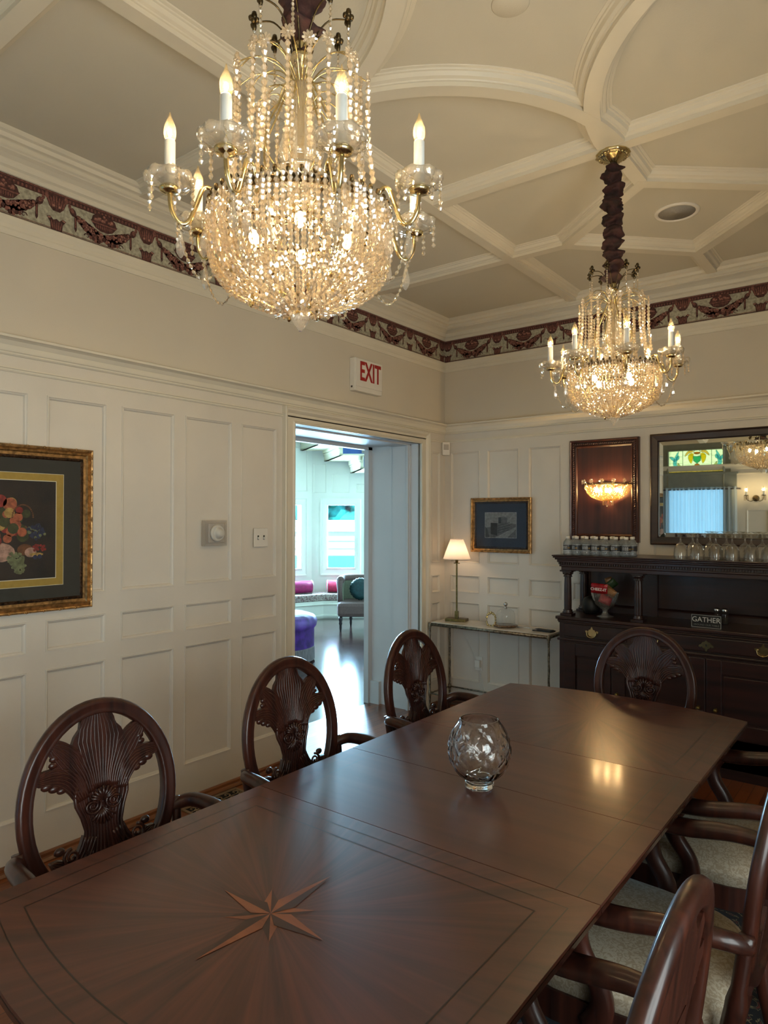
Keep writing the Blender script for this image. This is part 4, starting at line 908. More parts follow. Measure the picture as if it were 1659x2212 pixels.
# ------------------------------------------------------------------ exit sign, thermostat cover, switch, sensor
ex = thing('exit_sign', 'white illuminated-type EXIT sign with red letters above the doorway', 'sign', (0.0, -1.10, 2.585))
mb = MB(); mb.box(0, 0.052, -0.155, 0.155, -0.118, 0.118); mb.build('housing', WHITEP, ex, bevel=0.006)
RED = mat('red_letter', (0.62, 0.12, 0.12), 0.5, var=0.03)
mb = MB(); mb.box(0.052, 0.058, -0.150, 0.150, -0.085, 0.113); mb.build('face_plate', WHITEP, ex, bevel=0.003)
tx = text_mesh('EXIT', 0.19, 'lettering', RED, ex, 0.001, 0.62, 0.004); tx.rotation_euler = (PI/2, 0, PI/2); tx.location = (0.0592, 0.01, 0.02)
mb = MB(); mb.box(0.015, 0.028, -0.157, -0.153, -0.095, -0.082); mb.build('test_button', BLACK, ex)
th = thing('fire_horn', 'round grey fire alarm horn on a clear ribbed square plate beside the switches', 'alarm', (0, -2.447, 1.478))
mb = MB(); mb.box(0, 0.030, -0.077, 0.077, -0.072, 0.072)
for k in range(13):
    for s_ in (-1, 1): mb.box(0.004, 0.032, s_*0.068-0.006, s_*0.068+0.006, -0.062+k*0.0098, -0.058+k*0.0098)
mb.build('clear_cover', thin_glass('ribbed_cover', (0.95, 0.93, 0.90), 1.5, 1.2, 0.1, 0.35, (0.85, 0.81, 0.76)), th)
mb = MB(); mb.box(0.0, 0.034, -0.055, 0.055, -0.055, 0.055); mb.build('back_plate', GREYP, th, bevel=0.004)
mb = MB(); mb.lathe([(0.048, 0.034), (0.048, 0.045), (0.040, 0.052), (0.038, 0.050), (0.030, 0.052), (0.028, 0.062), (0.020, 0.075), (0.012, 0.078), (0.004, 0.078)], (0, 0, 0), 32, axis=(1, 0, 0)); mb.build('horn_dome', mat('horn_white', (0.78, 0.76, 0.72), 0.4), th)
sw = thing('light_switch', 'white double toggle light switch plate left of the doorway', 'switch', (0, -2.088, 1.445))
mb = MB(); mb.box(0, 0.006, -0.057, 0.057, -0.057, 0.057); mb.build('plate', WHITEP, sw, bevel=0.004)
for y in (-0.023, 0.023):
    mb = MB(); mb.box(0.004, 0.016, y-0.0045, y+0.0045, -0.010, 0.004); mb.box(0.006, 0.0068, y-0.006, y+0.006, -0.013, 0.013, 1); mb.build('toggle', [WHITEP, BLACK], sw)
pi_ = thing('motion_sensor', 'small white motion sensor fixed in the corner below the plate rail', 'sensor', (0.024, -0.024, 2.10), -PI/4)
mb = MB(); mb.box(-0.012, 0.022, -0.032, 0.032, 0, 0.112); mb.build('body', WHITEP, pi_, bevel=0.006)
mb = MB(); mb.box(0.0222, 0.0235, -0.022, 0.022, 0.045, 0.092); mb.build('lens', GREYP, pi_)
vt = thing('floor_vent', 'brass scrollwork floor register set in the wood floor by the left wall', 'vent', (0.115, -2.50, 0))
BEIGE = mat('vent_metal', (0.60, 0.52, 0.42), 0.4, 0.5)
mb = MB(); mb.box(-0.055, 0.055, -0.17, 0.17, 0.001, 0.002, 1)
mb.sweep([(0, 0.001), (0, 0.006), (0.016, 0.006), (0.018, 0.001)], [V(-0.075, -0.19, 0), V(-0.075, 0.19, 0), V(0.075, 0.19, 0), V(0.075, -0.19, 0)], (0, 0, 1), True)
for i in range(6):
    for s_ in (-1, 1):
        c = V(s_*0.026, -0.145+i*0.058, 0.004); mb.tube([c+V(0.020*math.cos(q*0.7)*(1-q*0.08), 0.022*math.sin(q*0.7)*(1-q*0.08), 0) for q in range(9)], 0.0035, 5)
mb.tube([V(0, -0.17, 0.004), V(0, 0.17, 0.004)], 0.003, 5); mb.build('grille', [BEIGE, DARKR], vt)

# ------------------------------------------------------------------ console table and what stands on it
con = thing('console_table', 'narrow console table with marble top and hammered metal legs in the corner', 'table', (0.58, -0.175, 0))
CX0, CX1, CY0, CY1 = -0.51, 0.51, -0.155, 0.145
mb = MB(); mb.box(CX0+0.004, CX1-0.004, CY0+0.004, CY1-0.004, 0.716, 0.730); mb.build('marble_top', MARBLE, con, bevel=0.002)
mb = MB()
for a, b in (((CX0, CY0), (CX1, CY0)), ((CX1, CY0), (CX1, CY1)), ((CX1, CY1), (CX0, CY1)), ((CX0, CY1), (CX0, CY0))): mb.tube([V(a[0], a[1], 0.712), V(b[0], b[1], 0.712)], [(0.009, 0.013)]*2, 8)
mb.build('top_rail', IRON, con)
for x in (CX0, CX1):
    for y in (CY0, CY1):
        mb = MB(); pts = [V(x+0.001*math.sin(i*1.7), y+0.001*math.cos(i*2.1), 0.72*i/18) for i in range(19)]
        mb.tube(pts, [0.0085+0.0012*math.sin(i*2.3) for i in range(19)], 8); mb.lathe([(0.012, 0.69), (0.0135, 0.695), (0.0135, 0.722), (0.012, 0.727)], (x, y, 0), 10)
        mb.lathe([(0.010, 0.135), (0.013, 0.138), (0.013, 0.172), (0.010, 0.175)], (x, y, 0), 10); mb.build('leg', IRON, con)
for a, b in (((CX0, CY0), (CX1, CY0)), ((CX1, CY0), (CX1, CY1)), ((CX0, CY1), (CX1, CY1)), ((CX0, CY1), (CX0, CY0))):
    mb = MB(); mb.tube([V(a[0], a[1], 0.155).lerp(V(b[0], b[1], 0.155), i/12)+V(0, 0, 0.001*math.sin(i*3)) for i in range(13)], 0.0065, 8); mb.build('stretcher', IRON, con)
ZT = 0.7305
lp = thing('table_lamp', 'slim brass table lamp with lit white cone shade on the console', 'lamp', (0.215, -0.155, ZT), 0.25)
mb = MB(); mb.box(-0.085, 0.085, -0.05, 0.05, 0, 0.022); mb.build('base', ABRASS, lp, bevel=0.002)
mb = MB(); mb.box(-0.014, 0.014, -0.012, 0.012, 0.022, 0.080); mb.box(-0.0055, 0.0055, -0.0055, 0.0055, 0.08, 0.475); mb.box(-0.022, 0.022, -0.012, 0.012, 0.467, 0.474)
mb.lathe([(0.012, 0.474), (0.012, 0.50), (0.009, 0.53)], (0, 0, 0), 12); mb.build('stem', ABRASS, lp)
SH, nt, b = nmat('lamp_shade_fabric'); b.inputs['Roughness'].default_value = 0.9
N = nt.nodes; tl = N.new('ShaderNodeBsdfTranslucent'); tl.inputs[0].default_value = (0.95, 0.86, 0.78, 1); mx = N.new('ShaderNodeMixShader'); mx.inputs[0].default_value = 0.5
nz = N.new('ShaderNodeTexNoise'); nz.inputs['Scale'].default_value = 300; rp = N.new('ShaderNodeValToRGB'); rp.color_ramp.elements[0].color = (0.76, 0.68, 0.62, 1); rp.color_ramp.elements[1].color = (0.86, 0.78, 0.72, 1)
nt.links.new(nz.outputs[0], rp.inputs[0]); nt.links.new(rp.outputs[0], b.inputs['Base Color']); nt.links.new(b.outputs[0], mx.inputs[1]); nt.links.new(tl.outputs[0], mx.inputs[2]); nt.links.new(mx.outputs[0], N['Material Output'].inputs[0])
mb = MB(); mb.lathe([(0.112, 0.505), (0.053, 0.665)], (0, 0, 0), 48, 0, True, False); mb.tube(arc((0, 0, 0.505), 0.112, 0, 2*PI, 48)[:-1], 0.0016, 6, 0, closed=True); mb.tube(arc((0, 0, 0.665), 0.053, 0, 2*PI, 32)[:-1], 0.0016, 6, 0, closed=True)
mb.build('lamp_shade', SH, lp)
mb = MB(); mb.ball((0, 0, 0.565), 0.022, 12, 8, (1, 1, 1.3)); mb.build('bulb', emit('lamp_bulb', (1.0, 0.70, 0.42), 42), lp)
mf = thing('small_photo_frame', 'tiny ornate gold easel frame standing between the lamp and the glass cloche', 'frame', (0.565, -0.22, ZT), 0.5)
mb = MB(); mb.box(-0.028, 0.028, -0.004, 0.002, 0.010, 0.085, 1)
for i in range(30):
    a = 2*PI*i/30; c = V(0.033*math.copysign(abs(math.cos(a))**0.6, math.cos(a)), -0.006, 0.048+0.046*math.copysign(abs(math.sin(a))**0.6, math.sin(a))); mb.ball(c, 0.0075+0.002*math.sin(i*2.4), 6, 4)
mb.ball((0, -0.006, 0.103), 0.011, 8, 5); mb.ball((-0.016, -0.006, 0.098), 0.008, 8, 5); mb.ball((0.016, -0.006, 0.098), 0.008, 8, 5)
mb.tube([V(0, 0.0, 0.06), V(0, 0.035, 0.002)], 0.003, 6); o = mb.build('frame', [BRASS, mat('frame_card', (0.80, 0.79, 0.76), 0.6)], mf); o.rotation_euler = (-0.15, 0, 0)
cl = thing('glass_cloche', 'clear glass dome cloche with silver ball knob on a tray', 'cloche', (0.665, -0.17, ZT))
mb = MB(); mb.lathe([(0.070, 0), (0.088, 0.004), (0.094, 0.010), (0.090, 0.014), (0.02, 0.012)], (0, 0, 0), 36); mb.build('tray', mat('mottled_silver', (0.62, 0.50, 0.40), 0.25, 0.9, var=0.4, scale=70), cl)
mb = MB(); mb.lathe([(0.072, 0.014), (0.072, 0.075), (0.070, 0.100), (0.060, 0.122), (0.040, 0.134), (0.008, 0.139)], (0, 0, 0), 36, 0, True, False); mb.build('dome', CLEARG, cl)
mb = MB(); mb.lathe([(0.012, 0.138), (0.013, 0.146), (0.006, 0.152), (0.008, 0.160)], (0, 0, 0), 14); mb.ball((0, 0, 0.172), 0.017, 14, 10); mb.build('knob', CHROME, cl)
mb = MB()
for s_ in (-1, 1): mb.tube([V(-0.10, s_*0.010, 0.004), V(-0.02, s_*0.014, 0.016), V(0.10, s_*0.003, 0.010)], [(0.006, 0.002), (0.005, 0.002), (0.006, 0.002)], 6)
for k in range(8): a = PI*k/7; mb.ball((-0.10-0.018*math.sin(a), 0.016*math.cos(a), 0.005), 0.004, 6, 4)
o = mb.build('serving_tongs', CHROME, None, (0.86, -0.20, ZT)); o.rotation_euler = (0, 0, -0.35); tag(o, 'silver serving tongs lying on the console near the cloche', 'tongs')
mb = MB(); mb.box(-0.075, 0.075, -0.04, 0.04, 0, 0.008); mb.box(-0.068, 0.068, -0.034, 0.034, 0.008, 0.012); o = mb.build('black_tray', BLACK, None, (0.99, -0.19, ZT), bevel=0.002); o.rotation_euler = (0, 0, -0.1); tag(o, 'flat black rectangular tray at the right end of the console', 'tray')
# wall outlet with lamp cord
ol = thing('wall_outlet', 'white wall outlet with adapter low on the back wall behind the console', 'outlet', (0.335, -0.0, 0.375))
mb = MB(); mb.box(-0.035, 0.035, -0.006, 0.0, -0.057, 0.057); mb.box(-0.025, 0.022, -0.035, -0.006, -0.03, 0.03); mb.build('plate', WHITEP, ol, bevel=0.003)
mb = MB(); mb.tube(smooth_path([V(0.16, -0.012, 0.70), V(0.20, -0.012, 0.60), V(0.26, -0.014, 0.52), V(0.31, -0.02, 0.42), V(0.36, -0.03, 0.33), V(0.38, -0.02, 0.22), V(0.43, -0.03, 0.10), V(0.47, -0.06, 0.012)], 6), 0.003, 6)
tag(mb.build('lamp_cord', WHITEP), 'thin white cord running down the back wall under the console', 'cord')

# black and white photograph
bw = thing('framed_photograph', 'gilt-framed black and white photo of a brick factory with navy mat', 'picture', (0.537, -0.016, 1.290))
prof2 = [(0, -0.0), (0, 0.020), (0.006, 0.024), (0.014, 0.020), (0.018, 0.012), (0.028, 0.014), (0.034, 0.006), (0.034, 0.0)]
OO = V(-0.270, 0.014, 0); mb = MB(); frame_sweep(mb, OO, (1, 0, 0), (0, 0, 1), (0, -1, 0), 0.54, 0.442, prof2)
for i in range(9): 
    for z in (0.006, 0.436): mb.ball(OO+V(0.03+i*0.06, -0.022, z), 0.006, 6, 4, (2.0, 0.7, 0.9))
for i in range(7):
    for x in (0.006, 0.534): mb.ball(OO+V(x, -0.022, 0.04+i*0.06), 0.006, 6, 4, (0.9, 0.7, 2.0))
mb.build('frame', GOLDF, bw)
mb = MB(); relief(mb, OO+V(0.034, -0.008, 0.034), (1, 0, 0), (0, 0, 1), (0, -1, 0), 0.472, 0.374, 0.014, 0.010, 0.004); frame_sweep(mb, OO+V(0.034, 0, 0.034), (1, 0, 0), (0, 0, 1), (0, -1, 0), 0.472, 0.374, [(0, 0), (0, 0.009), (0.016, 0.006), (0.018, 0)]); mb.build('frame_liner', GILTD, bw)
NAVY = mat('navy_mat', (0.16, 0.19, 0.25), 0.8, var=0.05, scale=90); PG = [mat('photo_tone_%s' % n_, (g_, g_, g_*0.99), 0.6, var=0.2, scale=50) for n_, g_ in (('light', 0.50), ('mid', 0.34), ('dark', 0.16), ('pale', 0.60))]
mb = MB(); X = lambda x, z, y=0.006: V(x, y, z)
mb.box(-0.24, 0.24, 0.006, 0.012, 0.03, 0.41, 0)
def pq(pts, mi, y): mb.add([V(a, y, b) for a, b in pts], [tuple(range(len(pts)))], mi)
pq([(-0.143, 0.118), (0.141, 0.118), (0.141, 0.325), (-0.143, 0.325)], 4, 0.0055); pq([(-0.139, 0.122), (0.137, 0.122), (0.137, 0.321), (-0.139, 0.321)], 1, 0.0053)
pq([(-0.139, 0.122), (0.137, 0.122), (0.137, 0.23), (0.10, 0.235), (-0.139, 0.20)], 2, 0.0051)
pq([(-0.09, 0.150), (-0.03, 0.135), (-0.03, 0.238), (-0.09, 0.240)], 3, 0.0049); pq([(-0.03, 0.135), (0.085, 0.175), (0.085, 0.232), (-0.03, 0.238)], 2, 0.0049)
pq([(-0.02, 0.238), (0.005, 0.236), (0.005, 0.285), (-0.02, 0.285)], 3, 0.0047); pq([(0.005, 0.236), (0.06, 0.234), (0.06, 0.280), (0.03, 0.292), (0.005, 0.285)], 2, 0.0047)
for r_ in range(4):
    for c_ in range(9): pq([(-0.022+c_*0.0118, 0.155+r_*0.019+c_*0.0030), (-0.015+c_*0.0118, 0.157+r_*0.019+c_*0.0030), (-0.015+c_*0.0118, 0.166+r_*0.019+c_*0.0028), (-0.022+c_*0.0118, 0.164+r_*0.019+c_*0.0028)], 3, 0.0045)
pq([(-0.05, 0.122), (0.06, 0.122), (0.137, 0.19), (0.137, 0.21)], 1, 0.0048)
pq([(-0.139, 0.122), (-0.10, 0.122), (-0.12, 0.19), (-0.139, 0.21)], 3, 0.0046)
mb.build('print', [NAVY]+PG, bw, recalc=False)
mb = MB(); mb.box(-0.24, 0.24, 0.001, 0.002, 0.03, 0.41); mb.build('glazing', PICG, bw)

# ------------------------------------------------------------------ sconce panel with crystal wall light, mirror
PWOOD = wood('panel_mahogany', (0.15, 0.06, 0.04), (0.27, 0.125, 0.085), 0.4, 'z', 1.2, 0.2)
def rope(mb, a, b, r, n_):
    a = Vector(a); b = Vector(b); d = (b-a)/n_
    for i in range(n_):
        c = a+d*(i+0.5); q = V(0, 0, 1).rotation_difference((d.normalized()+V(0.0, 0, 0)+(V(0.6, 0, 0) if abs(d.z) > abs(d.x) else V(0, 0, 0.6))).normalized()).to_matrix(); mb.ball(c, r, 6, 4, (0.7, 0.7, 1.25), 0, True, q)
sp_ = thing('wood_wall_panel', 'dark mahogany framed wall panel behind the crystal wall light', 'panel', (1.38, 0, 1.395))
mb = MB(); mb.box(-0.253, 0.253, -0.022, 0.0, 0, 0.75); mb.build('board', PWOOD, sp_)
mb = MB(); frame_sweep(mb, V(-0.254, -0.0, 0), (1, 0, 0), (0, 0, 1), (0, -1, 0), 0.508, 0.75, [(0, 0), (0, 0.034), (0.006, 0.040), (0.014, 0.036), (0.018, 0.028), (0.040, 0.028), (0.046, 0.034), (0.052, 0.030), (0.058, 0.022), (0.058, 0)])
for a, b, k in (((-0.225, -0.030, 0.02), (-0.225, -0.030, 0.73), 44), ((0.225, -0.030, 0.02), (0.225, -0.030, 0.73), 44), ((-0.22, -0.030, 0.721), (0.22, -0.030, 0.721), 28), ((-0.22, -0.030, 0.029), (0.22, -0.030, 0.029), 28)): rope(mb, a, b, 0.010, k)
mb.build('frame', PWOOD, sp_)
sc = thing('crystal_wall_light', 'lit half-bowl crystal wall light on the mahogany panel', 'wall light', (1.415, -0.022, 1.675))
mb = MB(); mb.box(-0.05, 0.05, -0.012, 0, 0.04, 0.15); rim = [V(0.165*math.cos(a), -0.012-0.115*math.sin(a), 0.135) for a in [PI*i/20 for i in range(21)]]; mb.tube(rim, 0.004, 6); mb.tube([rim[0], rim[-1]], 0.004, 6); mb.build('bracket', BRASS, sc)
for k in range(25):
    a = PI*k/24; c_, s_ = math.cos(a), math.sin(a); pts = [V(0.165*c_*f, -0.012-0.115*s_*f, z) for f, z in ((1, 0.132), (0.97, 0.105), (0.86, 0.070), (0.66, 0.045), (0.40, 0.028), (0.22, 0.020))]
    mb = MB(); mb.strand(smooth_path(pts, 3), 0.0062, 0.012); mb.build('bowl_strand', [CRYS2, BRASS], sc)
for k in range(7):
    a = PI*(k+0.5)/7; mb = MB(); c_ = V(0.185*math.cos(a), -0.012-0.130*math.sin(a), 0.158)
    mb.tube([V(0.165*math.cos(a), -0.012-0.115*math.sin(a), 0.137), c_], 0.0022, 5, 1)
    for q in range(9): b_ = 2*PI*q/9; pd = V(-math.sin(a), -math.cos(a)*0.3, 0)*math.cos(b_)+V(0, 0, 1)*math.sin(b_); mb.tube([c_+pd*0.003, c_+pd*0.011, c_+pd*0.018], [0.0015, 0.004, 0.0025], 5, 0, False)
    mb.build('rosette', [CRYS, BRASS], sc)
mb = MB()
for k in range(7): a = PI*k/6; p = V(0.036*math.cos(a), -0.012-0.03*math.sin(a), 0.018); mb.strand([p, p-V(0, 0, 0.032)], 0.005, 0.011)
mb.ball((0, -0.03, -0.018), 0.009, 8, 6); mb.build('bottom_drops', [CRYS, BRASS], sc)
for x in (-0.075, 0.0, 0.075):
    mb = MB(); mb.ball((x, -0.045, 0.095), 0.011, 8, 6, (1, 1, 1.5)); mb.build('inner_bulb', FIL3, sc)
mr = thing('wall_mirror', 'large rectangular mirror in a dark wood frame above the goblets', 'mirror', (2.13, 0, 1.385))
MWOOD = wood('mirror_frame_wood', (0.11, 0.06, 0.05), (0.20, 0.115, 0.095), 0.42, 'x', 1.4, 0.15)
mb = MB(); frame_sweep(mb, V(-0.42, 0, 0), (1, 0, 0), (0, 0, 1), (0, -1, 0), 0.84, 0.768, [(0, 0), (0, 0.030), (0.008, 0.036), (0.014, 0.032), (0.048, 0.028), (0.052, 0.022), (0.056, 0.008), (0.056, 0)]); mb.build('frame', MWOOD, mr)
mb = MB(); x0, x1, z0, z1, bv = -0.366, 0.366, 0.054, 0.714, 0.028
o_ = [V(x0, -0.008, z0), V(x1, -0.008, z0), V(x1, -0.008, z1), V(x0, -0.008, z1)]; i_ = [V(x0+bv, -0.0105, z0+bv), V(x1-bv, -0.0105, z0+bv), V(x1-bv, -0.0105, z1-bv), V(x0+bv, -0.0105, z1-bv)]
mb.quad(*i_)
for k in range(4): mb.quad(o_[k], o_[(k+1) % 4], i_[(k+1) % 4], i_[k])
mb.build('mirror_glass', MIRROR, mr)

# ------------------------------------------------------------------ sideboard
SX = 2.15; sb = thing('sideboard', 'massive dark mahogany sideboard with columned upper shelf and brass pulls', 'sideboard', (SX, -0.012, 0))
HW = 0.945; D_ = -0.395
mb = MB(); mb.box(-HW, HW, D_, 0, 0.06, 0.86); mb.build('carcass', SIDEW, sb)
mb = MB(); mb.sweep([(0, 0), (0.03, 0), (0.032, 0.05), (0.022, 0.062), (0.010, 0.07), (0.010, 0.215), (0.022, 0.222), (0.022, 0.234), (0, 0.24)], [V(HW, 0, 0.0), V(HW, D_, 0), V(-HW, D_, 0), V(-HW, 0, 0)], (0, 0, 1))
mb.v = [(x if abs(x) < 5 else x, y, z) for x, y, z in mb.v]; mb.build('plinth', SIDEW, sb)
# counter with moulded edge
mb = MB(); mb.box(-HW-0.012, HW+0.012, D_-0.012, 0, 0.852, 0.868); mb.box(-HW-0.022, HW+0.022, D_-0.024, 0, 0.868, 0.889); mb.box(-HW-0.008, HW+0.008, D_-0.008, 0, 0.842, 0.852); mb.build('counter', SIDEW, sb, bevel=0.004)
mb = MB(); mb.box(-HW-0.012, HW+0.012, D_-0.016, 0, 0.722, 0.740); mb.build('waist_moulding', SIDEW, sb, bevel=0.005)
def pull(parent, x, z, bail=True):
    mb = MB(); y = D_-0.014
    sh = [(-0.042, 0.0), (-0.046, 0.012), (-0.034, 0.016), (-0.026, 0.010), (-0.018, 0.022), (-0.010, 0.022), (-0.005, 0.036), (0, 0.044), (0.005, 0.036), (0.010, 0.022), (0.018, 0.022), (0.026, 0.010), (0.034, 0.016), (0.046, 0.012), (0.042, 0.0), (0.030, -0.006), (0.022, -0.020), (0.010, -0.022), (0, -0.034), (-0.010, -0.022), (-0.022, -0.020), (-0.030, -0.006)]
    if not bail: sh = [(a*0.95, -b*0.9) for a, b in sh]
    mb.prism(sh, (x, y, z), (1, 0, 0), (0, 0, 1), (0, -0.003, 0))
    if bail:
        for s_ in (-1, 1): mb.ball((x+s_*0.030, y-0.008, z+0.004), 0.006, 8, 5)
        mb.tube(smooth_path([V(x-0.032, y-0.011, z+0.002), V(x-0.026, y-0.016, z-0.020), V(x, y-0.018, z-0.030), V(x+0.026, y-0.016, z-0.020), V(x+0.032, y-0.011, z+0.002)], 5), 0.0032, 6)
    else: mb.ball((x, y-0.003, z), 0.004, 6, 4, (1, 0.5, 2), 1)
    return mb.build('brass_pull' if bail else 'keyhole_plate', [BRASS, BLACK], parent)
for x0, x1, ps in ((-0.91, -0.48, [(-0.71, True)]), (-0.45, 0.45, [(-0.31, True), (0.004, False), (0.312, True)]), (0.48, 0.91, [(0.71, True)])):
    mb = MB(); mb.box(x0, x1, D_-0.011, D_+0.002, 0.752, 0.838); dr = mb.build('drawer', SIDEW, sb, bevel=0.004)
    for x, bl in ps: pull(dr, x, 0.792, bl)
for x0, x1, kx in ((-0.91, -0.49, -0.54), (-0.45, -0.004, -0.040), (0.004, 0.45, 0.058), (0.49, 0.91, 0.54)):
    mb = MB(); fw_ = 0.085; P_ = lambda a, b, c, d, y0, y1: mb.box(a, b, y0, y1, c, d)
    z0, z1 = 0.25, 0.71
    P_(x0, x0+fw_, z0, z1, D_-0.014, D_+0.001); P_(x1-fw_, x1, z0, z1, D_-0.014, D_+0.001); P_(x0+fw_, x1-fw_, z1-fw_, z1, D_-0.014, D_+0.001); P_(x0+fw_, x1-fw_, z0, z0+fw_, D_-0.014, D_+0.001)
    P_(x0+fw_+0.012, x1-fw_-0.012, z0+fw_+0.012, z1-fw_-0.012, D_-0.008, D_+0.001)
    dr = mb.build('door', SIDEW, sb, bevel=0.003)
    mb = MB(); mb.lathe([(0.012, 0), (0.012, 0.004), (0.005, 0.007), (0.006, 0.014), (0.013, 0.020), (0.012, 0.027), (0.003, 0.030)], (kx, D_-0.013, 0.405), 14, axis=(0, -1, 0)); mb.build('knob', ABRASS, dr)
# upper stage
mb = MB(); mb.box(-HW+0.02, HW-0.02, -0.022, 0, 0.889, 1.24)
for x0, x1 in ((-0.88, -0.50), (0.50, 0.88)):
    frame_sweep(mb, V(x0, -0.022, 0.93), (1, 0, 0), (0, 0, 1), (0, -1, 0), x1-x0, 0.27, [(0, 0), (0, 0.012), (0.008, 0.014), (0.016, 0.006), (0.018, 0)])
frame_sweep(mb, V(-0.40, -0.022, 0.93), (1, 0, 0), (0, 0, 1), (0, -1, 0), 0.80, 0.27, [(0, 0), (0, 0.012), (0.008, 0.014), (0.016, 0.006), (0.018, 0)])
mb.build('back_panel', SIDEW, sb)
mb = MB()
for z0, z1, e in ((1.205, 1.232, 0.0), (1.232, 1.246, 0.010), (1.262, 1.280, 0.022), (1.280, 1.292, 0.034), (1.292, 1.304, 0.044), (1.304, 1.3125, 0.050)): mb.box(-HW-e+0.012, HW+e-0.012, -0.395-e, 0, z0, z1)
mb.build('top_shelf', SIDEW, sb, bevel=0.003)
mb = MB()
for i in range(118): x = -HW+0.004+i*(2*HW-0.008)/118; mb.box(x, x+0.009, -0.412, -0.39, 1.247, 1.261)
for i in range(22):
    for s_ in (-1, 1): y = -0.39+i*0.018; mb.box(s_*(HW+0.004)-0.006, s_*(HW+0.004)+0.006, y, y+0.009, 1.247, 1.261)
mb.box(-HW, HW, -0.400, 0, 1.246, 1.262); mb.build('dentil_band', SIDEW, sb)
def column(x, y, name='column'):
    mb = MB(); r = 0.026
    mb.box(x-0.040, x+0.040, y-0.040, y+0.040, 0.889, 0.905); mb.lathe([(0.036, 0.905), (0.038, 0.912), (0.030, 0.920), (0.033, 0.926), (0.027, 0.932)], (x, y, 0), 24)
    mb.lathe([(r, 0.932), (r*1.02, 1.0), (r*0.96, 1.10), (r*0.86, 1.158)], (x, y, 0), 48, 0, False, True, lambda a, z: 1-0.09*(0.5+0.5*math.cos(12*a)))
    mb.lathe([(0.026, 1.158), (0.029, 1.162), (0.024, 1.168), (0.027, 1.178), (0.038, 1.195)], (x, y, 0), 24, 0, True, True, lambda a, z: 1+0.10*abs(math.sin(4*a)))
    for k in range(8):
        a = 2*PI*k/8; mb.ball((x+0.032*math.cos(a), y+0.032*math.sin(a), 1.186), 0.0075, 6, 4, (1, 1, 1.5))
    mb.box(x-0.042, x+0.042, y-0.042, y+0.042, 1.195, 1.206); return mb.build(name, SIDEW, sb)
for x in (-0.905, -0.42, 0.42, 0.905): column(x, -0.345)
for x in (-0.905, 0.905): column(x+(0.0), -0.055)
for x in (-0.42, 0.42):
    mb = MB(); mb.box(x-0.035, x+0.035, -0.045, -0.02, 0.889, 1.206); mb.build('pilaster', SIDEW, sb)

# small things on the sideboard
ZS = 0.8895; ZTOP = 1.3130
bo = thing('candy_bowl', 'footed cut-glass bowl of snack packets on the sideboard shelf', 'bowl', (1.475, -0.265, ZS))
mb = MB(); mb.lathe([(0.055, 0), (0.058, 0.004), (0.030, 0.012), (0.016, 0.030), (0.018, 0.048), (0.040, 0.060), (0.066, 0.085), (0.082, 0.125), (0.088, 0.165)], (0, 0, 0), 64, 0, True, False, lambda a, z: 1+(0.03*math.sin(16*a+40*z) if z > 0.05 else 0)+(0.04*abs(math.sin(8*a)) if z > 0.15 else 0)); mb.build('bowl', CGLASS, bo)
SNK = [mat('packet_'+n_, c, 0.35, 0.2, var=0.25, scale=40) for n_, c in (('red', (0.66, 0.06, 0.10)), ('green', (0.16, 0.26, 0.12)), ('tan', (0.56, 0.40, 0.24)), ('pink', (0.70, 0.16, 0.24)), ('dark', (0.10, 0.08, 0.07)))]
def packet(name, w, h, loc, rot, m_, label):
    mb = MB(); nx, nz_ = 10, 8; vs = []; 
    for s_ in (1, -1):
        for j in range(nz_+1):
            for i in range(nx+1):
                u, v = -1+2*i/nx, -1+2*j/nz_; b_ = max(0, (1-u**4)*(1-v**4))**0.5; vs.append(V(u*w/2, -s_*0.012*b_+0.001*math.sin(i*3+j*5), v*h/2))
    q = (nx+1)*(nz_+1); fs = [(s_*q+j*(nx+1)+i, s_*q+j*(nx+1)+i+1, s_*q+(j+1)*(nx+1)+i+1, s_*q+(j+1)*(nx+1)+i) for s_ in (0, 1) for j in range(nz_) for i in range(nx)]
    mb.add(vs, fs, 0, True); o = mb.build(name, m_, None, loc); o.rotation_euler = rot; tag(o, label, 'snack'); return o
pk = packet('snack_packet', 0.115, 0.07, (1.452, -0.315, ZS+0.195), (0.1, 0.05, 0.0), SNK[0], 'red snack packet with white lettering sticking out of the glass bowl')
tx = text_mesh('CHEEZ-IT', 0.026, 'lettering', mat('packet_white', (0.9, 0.88, 0.85), 0.5), pk, 0.0005, 1.0, 0.0006); tx.rotation_euler = (PI/2, 0, 0); tx.location = (0, -0.0138, -0.004)
packet('snack_packet', 0.10, 0.06, (1.505, -0.25, ZS+0.215), (0.3, -0.7, 0.3), SNK[1], 'dark green snack packet behind the red one in the bowl')
packet('snack_packet', 0.09, 0.055, (1.52, -0.30, ZS+0.18), (-0.2, 0.6, -0.2), SNK[2], 'tan snack packet leaning out at the right rim of the bowl')
packet('snack_packet', 0.07, 0.05, (1.495, -0.23, ZS+0.235), (0.1, 1.2, 0.5), SNK[2], 'tan wrapper standing highest at the back of the bowl')
packet('snack_packet', 0.08, 0.06, (1.490, -0.30, ZS+0.120), (-0.3, 0.4, 0.4), SNK[3], 'pink-red packet seen through the glass of the bowl')
packet('snack_packet', 0.08, 0.06, (1.445, -0.26, ZS+0.125), (0.3, -0.3, -0.3), SNK[4], 'dark packet low inside the glass bowl')
mb = MB(); mb.lathe([(0.032, 0), (0.050, 0.006), (0.062, 0.04), (0.060, 0.085), (0.048, 0.112), (0.02, 0.125), (0.002, 0.127)], (0, 0, 0), 28, 0, True, True, lambda a, z: 1+0.02*math.sin(9*a)); tag(mb.build('black_pot', BLACK, None, (1.345, -0.18, ZS)), 'round black pot in the shadow behind the left column', 'pot')
